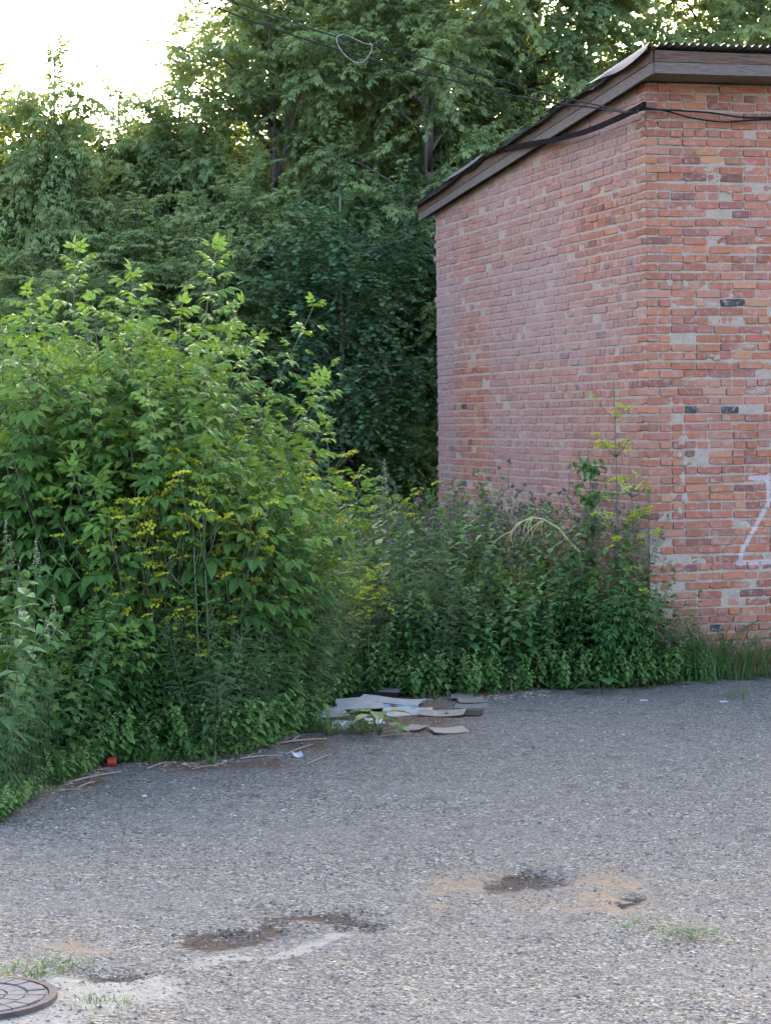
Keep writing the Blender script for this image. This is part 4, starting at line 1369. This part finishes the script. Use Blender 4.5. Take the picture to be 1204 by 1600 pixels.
broad_plant(590, 18.55, 9, .24, "dock-like broad-leaved plant before the board heap", 321)
broad_plant(940, 21.2, 5, .20, "large-leaved plant at the asphalt edge below the corner bush", 322, 'bush_leaf')
broad_plant(95, 16.9, 6, .22, "large-leaved plant with a yellowing leaf above the red cup", 323, 'bush_leaf')
for px, py, s, lab in ((1148, 1090, .9, "small green weed alone on the asphalt near the front wall"), (45, 1513, 1.3, "grass tuft behind the manhole cover"), (95, 1508, .9, "thin grass tuft right of the manhole's back edge"), (150, 1570, .9, "small grass tuft growing in the cement apron"),
                       (1000, 1448, .7, "left end of the sparse grass on the foreground asphalt"), (1060, 1458, .9, "grass tuft in the foreground asphalt, middle of three"), (1105, 1462, .8, "right grass tuft of the three on the foreground asphalt"), (60, 1228, 1.2, "yellowing grass tuft at the verge near the left edge"),
                       (25, 1250, 1.3, "grass tuft at the verge by the left picture edge")):
    p = gnd(px, py); p.z = gz(p.x, p.y)
    GSM[int(px) % 2].put(p, px, (s * 1.3, s * .8, s * (.42 if py > 1440 else 1)), lab, "grass tuft", "grass tufts on the asphalt")

# ------------------------------------------------------------------ manhole with its cover of cast blocks
MHX = gnd(-38, 1562); MHR = .37
M['cast'] = plainmat("cast_iron", (.085, .085, .088), (.125, .122, .12), 18, .85, .5)
M['rust'] = plainmat("dark_rim", (.05, .042, .04), (.09, .075, .068), 18, .85, .4)
mh = empty("manhole", (MHX.x, MHX.y, gz(MHX.x, MHX.y) - .034))
tag(mh, "round grey manhole cover with block pattern, cut by the left edge", "manhole")


def ring(r0, r1, z0, z1, n=64):
    q = MB(); a = np.arange(n) / n * 6.2832
    V = []
    for rr, zz in ((r0, z0), (r0, z1), (r1, z1), (r1 + .012, z0)):
        V.append(np.column_stack([np.cos(a) * rr, np.sin(a) * rr, np.full(n, zz)]))
    F = []
    for k in range(3):
        for j in range(n):
            p, p2 = k * n + j, k * n + (j + 1) % n; F += [(p, p2 + n, p2), (p, p + n, p2 + n)]
    q.add(np.concatenate(V), np.array(F)[:, ::-1], .5); return q


obj("rim", ring(MHR - .035, MHR, -.05, .055), M['rust'], mh)
q = MB(); n = 64; a = np.arange(n) / n * 6.2832
q.add(np.concatenate([[[0, 0, .048]], np.column_stack([np.cos(a) * (MHR - .04), np.sin(a) * (MHR - .04), np.full(n, .048)])]), [(0, 1 + j, 1 + (j + 1) % n) for j in range(n)])
cover = obj("cover", q, M['cast'], mh)
rr_ = np.random.default_rng(8)
for (r0, r1, k) in ((.235, .322, 22), (.145, .228, 15), (.055, .138, 9)):
    for j in range(k):
        a0, a1 = (j + .05) / k * 6.2832, (j + .95) / k * 6.2832
        q = MB(); V = []
        for zz, ins in ((.036, 0), (.056 + rr_.uniform(-.003, .003), .004)):
            for aa, rad in ((a0, r0 + ins), (a1, r0 + ins), (a1, r1 - ins), ((a0 + a1) / 2, r1 - ins), (a0, r1 - ins)):
                V.append((math.cos(aa) * rad, math.sin(aa) * rad, zz))
        F = [(5, 6, 7), (5, 7, 8), (5, 8, 9)] + [t for i in range(5) for t in ((i, (i + 1) % 5, 5 + (i + 1) % 5), (i, 5 + (i + 1) % 5, 5 + i))]
        q.add(V, F); obj("block", q, M['cast'], cover)

# ------------------------------------------------------------------ heap of scrap boards
def plainc(name, col, rough=.6): return plainmat(name, col, tuple(x * .75 for x in col), 12, rough, .1)
PM = {'white': plainc("white_panel", (.3488, .3488, .3375)), 'blue': plainc("pale_blue_panel", (.1410, .2925, .3712)), 'black': plainc("black_sheet", (.0112, .0112, .0128), .5), 'brown': plainc("brown_board", (.1125, .0788, .0562)),
      'grey': plainc("grey_board_scrap", (.1913, .1800, .1688)), 'tan': plainc("tan_board", (.2475, .2190, .1852)), 'red': plainc("red_plastic", (.3488, .0398, .0195), .35), 'plastic': plainc("white_plastic", (.4050, .4163, .4275), .4)}


def panel(px, py, wpx, dep, lift, rz, tilt, warp, col, label, name="scrap_board", th=.012, seed=0, yaw_h=0.0):
    c = gnd(px, py); L = wpx / (FPX / c.y); n = 9; lift *= .32; th *= .5; dep *= .8; warp *= .6; tilt *= .7; yaw_h *= .5; px -= 30; L *= .9; r = np.random.default_rng(seed)
    q = MB(); x = np.linspace(-L / 2, L / 2, n); y = np.linspace(-dep / 2, dep / 2, 4); X, Y = np.meshgrid(x, y)
    X = X + .04 * L * vnoise(Y * 9 + seed, X * 0, seed) * (np.abs(X) > L * .4); Y = Y + dep * .12 * vnoise(X * 7, Y * 3, seed + 3)
    Z = warp * ((X / L * 2) ** 2) + tilt * Y + yaw_h * X + .008 * vnoise(X * 6, Y * 6, seed + 1)
    Z = Z - Z.min() + lift
    q.grid(X, Y, Z + th, .5, False)
    q.grid(X, Y, Z, .5, False, True)
    for sl in ((0, slice(None)), (-1, slice(None)), (slice(None), 0), (slice(None), -1)):
        a, b_, z = X[sl], Y[sl], Z[sl]; m_ = len(a)
        V = np.concatenate([np.column_stack([a, b_, z]), np.column_stack([a, b_, z + th])])
        F = []
        for i in range(m_ - 1): F += [(i, i + 1, i + m_ + 1), (i, i + m_ + 1, i + m_)]
        q.add(V, F)
    o = obj(name, q, PM[col]); o.location = (c.x, c.y, gz(c.x, c.y) + .003); o.rotation_euler = (0, 0, rz)
    return tag(o, label, "board" if name == "scrap_board" else "litter", "scrap boards in the heap" if name == "scrap_board" else None)


panel(700, 1143, 62, .34, .0, .15, .06, .015, 'tan', "pale flat board lying nearest, right before the heap", seed=1)
panel(648, 1140, 34, .28, .0, -.4, .03, .01, 'grey', "small dull grey board left of the nearest pale board", seed=2)
panel(640, 1117, 88, .45, .02, .12, .10, .01, 'white', "long dirty-white board in the heap's middle", seed=3)
panel(690, 1118, 80, .40, .02, -.12, .05, .02, 'tan', "pale board sloping out of the heap's right side", seed=4)
panel(725, 1117, 62, .30, .035, -.15, .06, .02, 'black', "dark strip lying on the heap's right side", seed=5, th=.008)
panel(735, 1105, 56, .30, .0, .0, .05, .0, 'grey', "grey board on the ground right of the heap", seed=6)
panel(735, 1098, 46, .30, .03, .05, .06, .0, 'tan', "upper of two small boards stacked right of the heap", seed=7)
panel(722, 1094, 40, .25, .06, -.05, .05, .0, 'grey', "topmost small board right of the heap", seed=8)
panel(655, 1110, 90, .35, .07, -.22, .08, .05, 'brown', "brown curled board across the heap's right half", seed=9)
panel(618, 1112, 80, .14, .10, -.25, .14, .01, 'blue', "pale blue panel sloping down through the heap", seed=10, yaw_h=-.10)
panel(610, 1108, 110, .30, .155, -.22, .12, .01, 'white', "white strip lying over the pale blue panel", seed=11, yaw_h=-.12)
panel(560, 1112, 80, .5, .10, .1, .14, .01, 'white', "white panel at the heap's left end", seed=12)
panel(510, 1122, 70, .4, .06, .2, .2, .02, 'white', "white panel half hidden by weeds left of the heap", seed=13)
panel(585, 1100, 80, .35, .20, -.12, .10, .01, 'black', "black bent sheet on top of the heap", seed=14, yaw_h=-.08)
panel(608, 1094, 38, .35, .22, -.1, .12, .0, 'grey', "small grey board on top of the heap's back", seed=15)
panel(585, 1132, 30, .2, .0, .3, .3, .02, 'plastic', "small white scrap leaning before the heap", seed=16)
panel(535, 1138, 40, .25, .0, -.2, .3, .02, 'plastic', "white scrap among the weeds before the heap", seed=17)
panel(465, 1184, 18, .10, .0, .3, .5, .03, 'plastic', "crumpled white litter on the brown verge", "litter_scrap", .004, 18)
panel(148, 1197, 6, .04, .0, .0, .3, .0, 'plastic', "tiny white litter left of the red cup", "litter_scrap", .003, 19)
panel(226, 1249, 8, .04, .0, .4, .3, .0, 'plastic', "tiny white litter on the asphalt below the thicket", "litter_scrap", .003, 20)
panel(1130, 1097, 13, .09, .0, .1, .1, .0, 'plastic', "flat white scrap on the asphalt near the small weed", "litter_scrap", .003, 21)
panel(1005, 1095, 14, .08, .0, -.1, .1, .0, 'plastic', "thin white scrap on the asphalt below the corner bush", "litter_scrap", .003, 22)
# red plastic cap: squat open cup lying on its side
c = gnd(174, 1203)
q = MB(); n = 20; a = np.arange(n) / n * 6.2832; V = []
for x_, rr in ((0, .001), (0, .042), (.085, .048), (.085, .044), (.008, .038)): V.append(np.column_stack([np.full(n, x_) - .04, np.cos(a) * rr, np.sin(a) * rr + .047]))
F = []
for k in range(4):
    for j in range(n): p, p2 = k * n + j, k * n + (j + 1) % n; F += [(p, p2, p2 + n), (p, p2 + n, p + n)]
q.add(np.concatenate(V), F); o = obj("plastic_cap", q, PM['red']); o.location = (c.x, c.y, gz(c.x, c.y)); o.rotation_euler = (0, 0, .25); o.scale = (.8, .8, .8)
tag(o, "small red plastic cup lying at the edge of the weeds", "litter")
# sticks and straws
for i, (x0, y0, x1, y1, r, lab) in enumerate(((105, 1228, 190, 1214, .010, "long bleached stick lying left below the red cup"), (122, 1237, 148, 1228, .009, "short bleached stick beside the long one near the left verge"), (230, 1208, 265, 1196, .008, "short pale stick at the verge right of the red cup"),
                                              (430, 1165, 510, 1158, .010, "long pale stick on the verge left of the board heap"), (445, 1182, 490, 1165, .008, "slanting pale stick beside the white litter"), (375, 1190, 440, 1184, .008, "thin stick lying before the grey weeds"),
                                              (480, 1198, 520, 1180, .007, "thin straw on the asphalt right of the white litter"), (780, 1065, 797, 1088, .011, "short bleached stick leaning in the weeds right of the boards"), (455, 1162, 470, 1155, .007, "tiny stick at the heap's left"),
                                              (300, 1205, 340, 1200, .006, "thin straw at the verge below the tall saplings"), (90, 1243, 130, 1240, .007, "dark thin stick at the left verge"), (590, 1152, 640, 1148, .006, "thin straw before the board heap"))):
    p, q0 = gnd(x0, y0), gnd(x1, y1)
    p.z = gz(p.x, p.y) + r; q0.z = gz(q0.x, q0.y) + r * 1.5 + (.16 if i == 7 else 0)
    md = (np.array(p) + np.array(q0)) / 2 + np.array([0, .03, .012])
    qq = MB(); qq.tube(bez(np.array(p), md, np.array(q0), 6), r, r * .6, 5)
    tag(obj("stick", qq, M['stick']), lab, "stick", "sticks along the verge")

# ------------------------------------------------------------------ loose stones, crumbs and leaf litter
def chips(n, fn, smin, smax, flat, seed, tint=(.5, .25)):
    r = np.random.default_rng(seed); q = MB()
    oc = np.array([(1, 0, 0), (0, 1, 0), (-1, 0, 0), (0, -1, 0), (0, 0, 1)], float); F = np.array([(0, 1, 4), (1, 2, 4), (2, 3, 4), (3, 0, 4)])
    P_ = np.array([fn(r) for _ in range(n)])
    V = oc[None] * r.uniform(.6, 1.3, (n, 5, 1)); V[..., 2] *= flat
    s = smin + (smax - smin) * r.random(n) ** 2.5
    a = r.uniform(0, 6.28, n); c, s_ = np.cos(a)[:, None], np.sin(a)[:, None]
    X = V[..., 0] * c - V[..., 1] * s_; Y = V[..., 0] * s_ + V[..., 1] * c
    V = np.stack([X, Y, V[..., 2]], -1) * s[:, None, None] + P_[:, None]
    q.add(V.reshape(-1, 3), (F[None] + (np.arange(n) * 5)[:, None, None]).reshape(-1, 3), np.repeat(np.clip(r.normal(*tint, n), 0, 1), 5))
    return q


def on(x, y): return (x, y, gz(x, y) - .001)


def f_lot(r):
    while True:
        Y = 9.3 + 13 * r.random() ** 1.3; px = r.uniform(-60, 1260)
        if Y < edgeY(px) + .1: p = gx(px, Y); return on(p.x, p.y)


def chipmat(name, stops):
    m, nt, b, out = newmat(name); nt.links.new(ramp(nt, attr(nt, "tint").outputs["Fac"], stops), b.inputs["Base Color"]); b.inputs["Roughness"].default_value = .85
    return m


M['chip'] = chipmat("gravel_chip", [(0, (.0401, .0385, .0384)), (.4, (.1032, .0986, .0948)), (.75, (.1725, .1632, .1534)), (1, (.3449, .3257, .3076))])
M['crumb'] = chipmat("soil_crumb", [(0, (.018, .014, .011)), (.6, (.06, .046, .037)), (1, (.14, .11, .09))])
M['litter'] = chipmat("dead_leaf_litter", [(0, (.06, .04, .03)), (.5, (.20, .14, .10)), (1, (.42, .34, .26))])
tag(obj("gravel", chips(22000, f_lot, .004, .017, .6, 1, (.45, .25)), M['chip']), "loose pale and dark stone chips strewn over the asphalt", "gravel", None, "stuff")


def f_ell(lst):
    def f(r):
        x, y, rx, ry, rot = lst[int(r.integers(len(lst)))]; a, k = r.uniform(0, 6.28), abs(r.normal(0, .5)); dx = math.cos(a) * rx * k
        return on(x + dx, y + rot * dx + math.sin(a) * ry * k)
    return f


tag(obj("soil_crumbs", chips(4500, f_ell(L_DARK), .003, .014, .6, 2, (.5, .25)), M['crumb']), "dark crumbs of soil and broken asphalt in the hollows", "soil", None, "stuff")


def f_verge(r):
    px = r.uniform(60, 860); Y = float(edgeY(px)) + r.normal(-.12, .16); p = gx(px, Y); return on(p.x, p.y)


tag(obj("leaf_litter", chips(5000, f_verge, .006, .030, .25, 3, (.45, .28)), M['litter']), "brown dead leaf and twig litter along the verge", "leaf litter", None, "stuff")
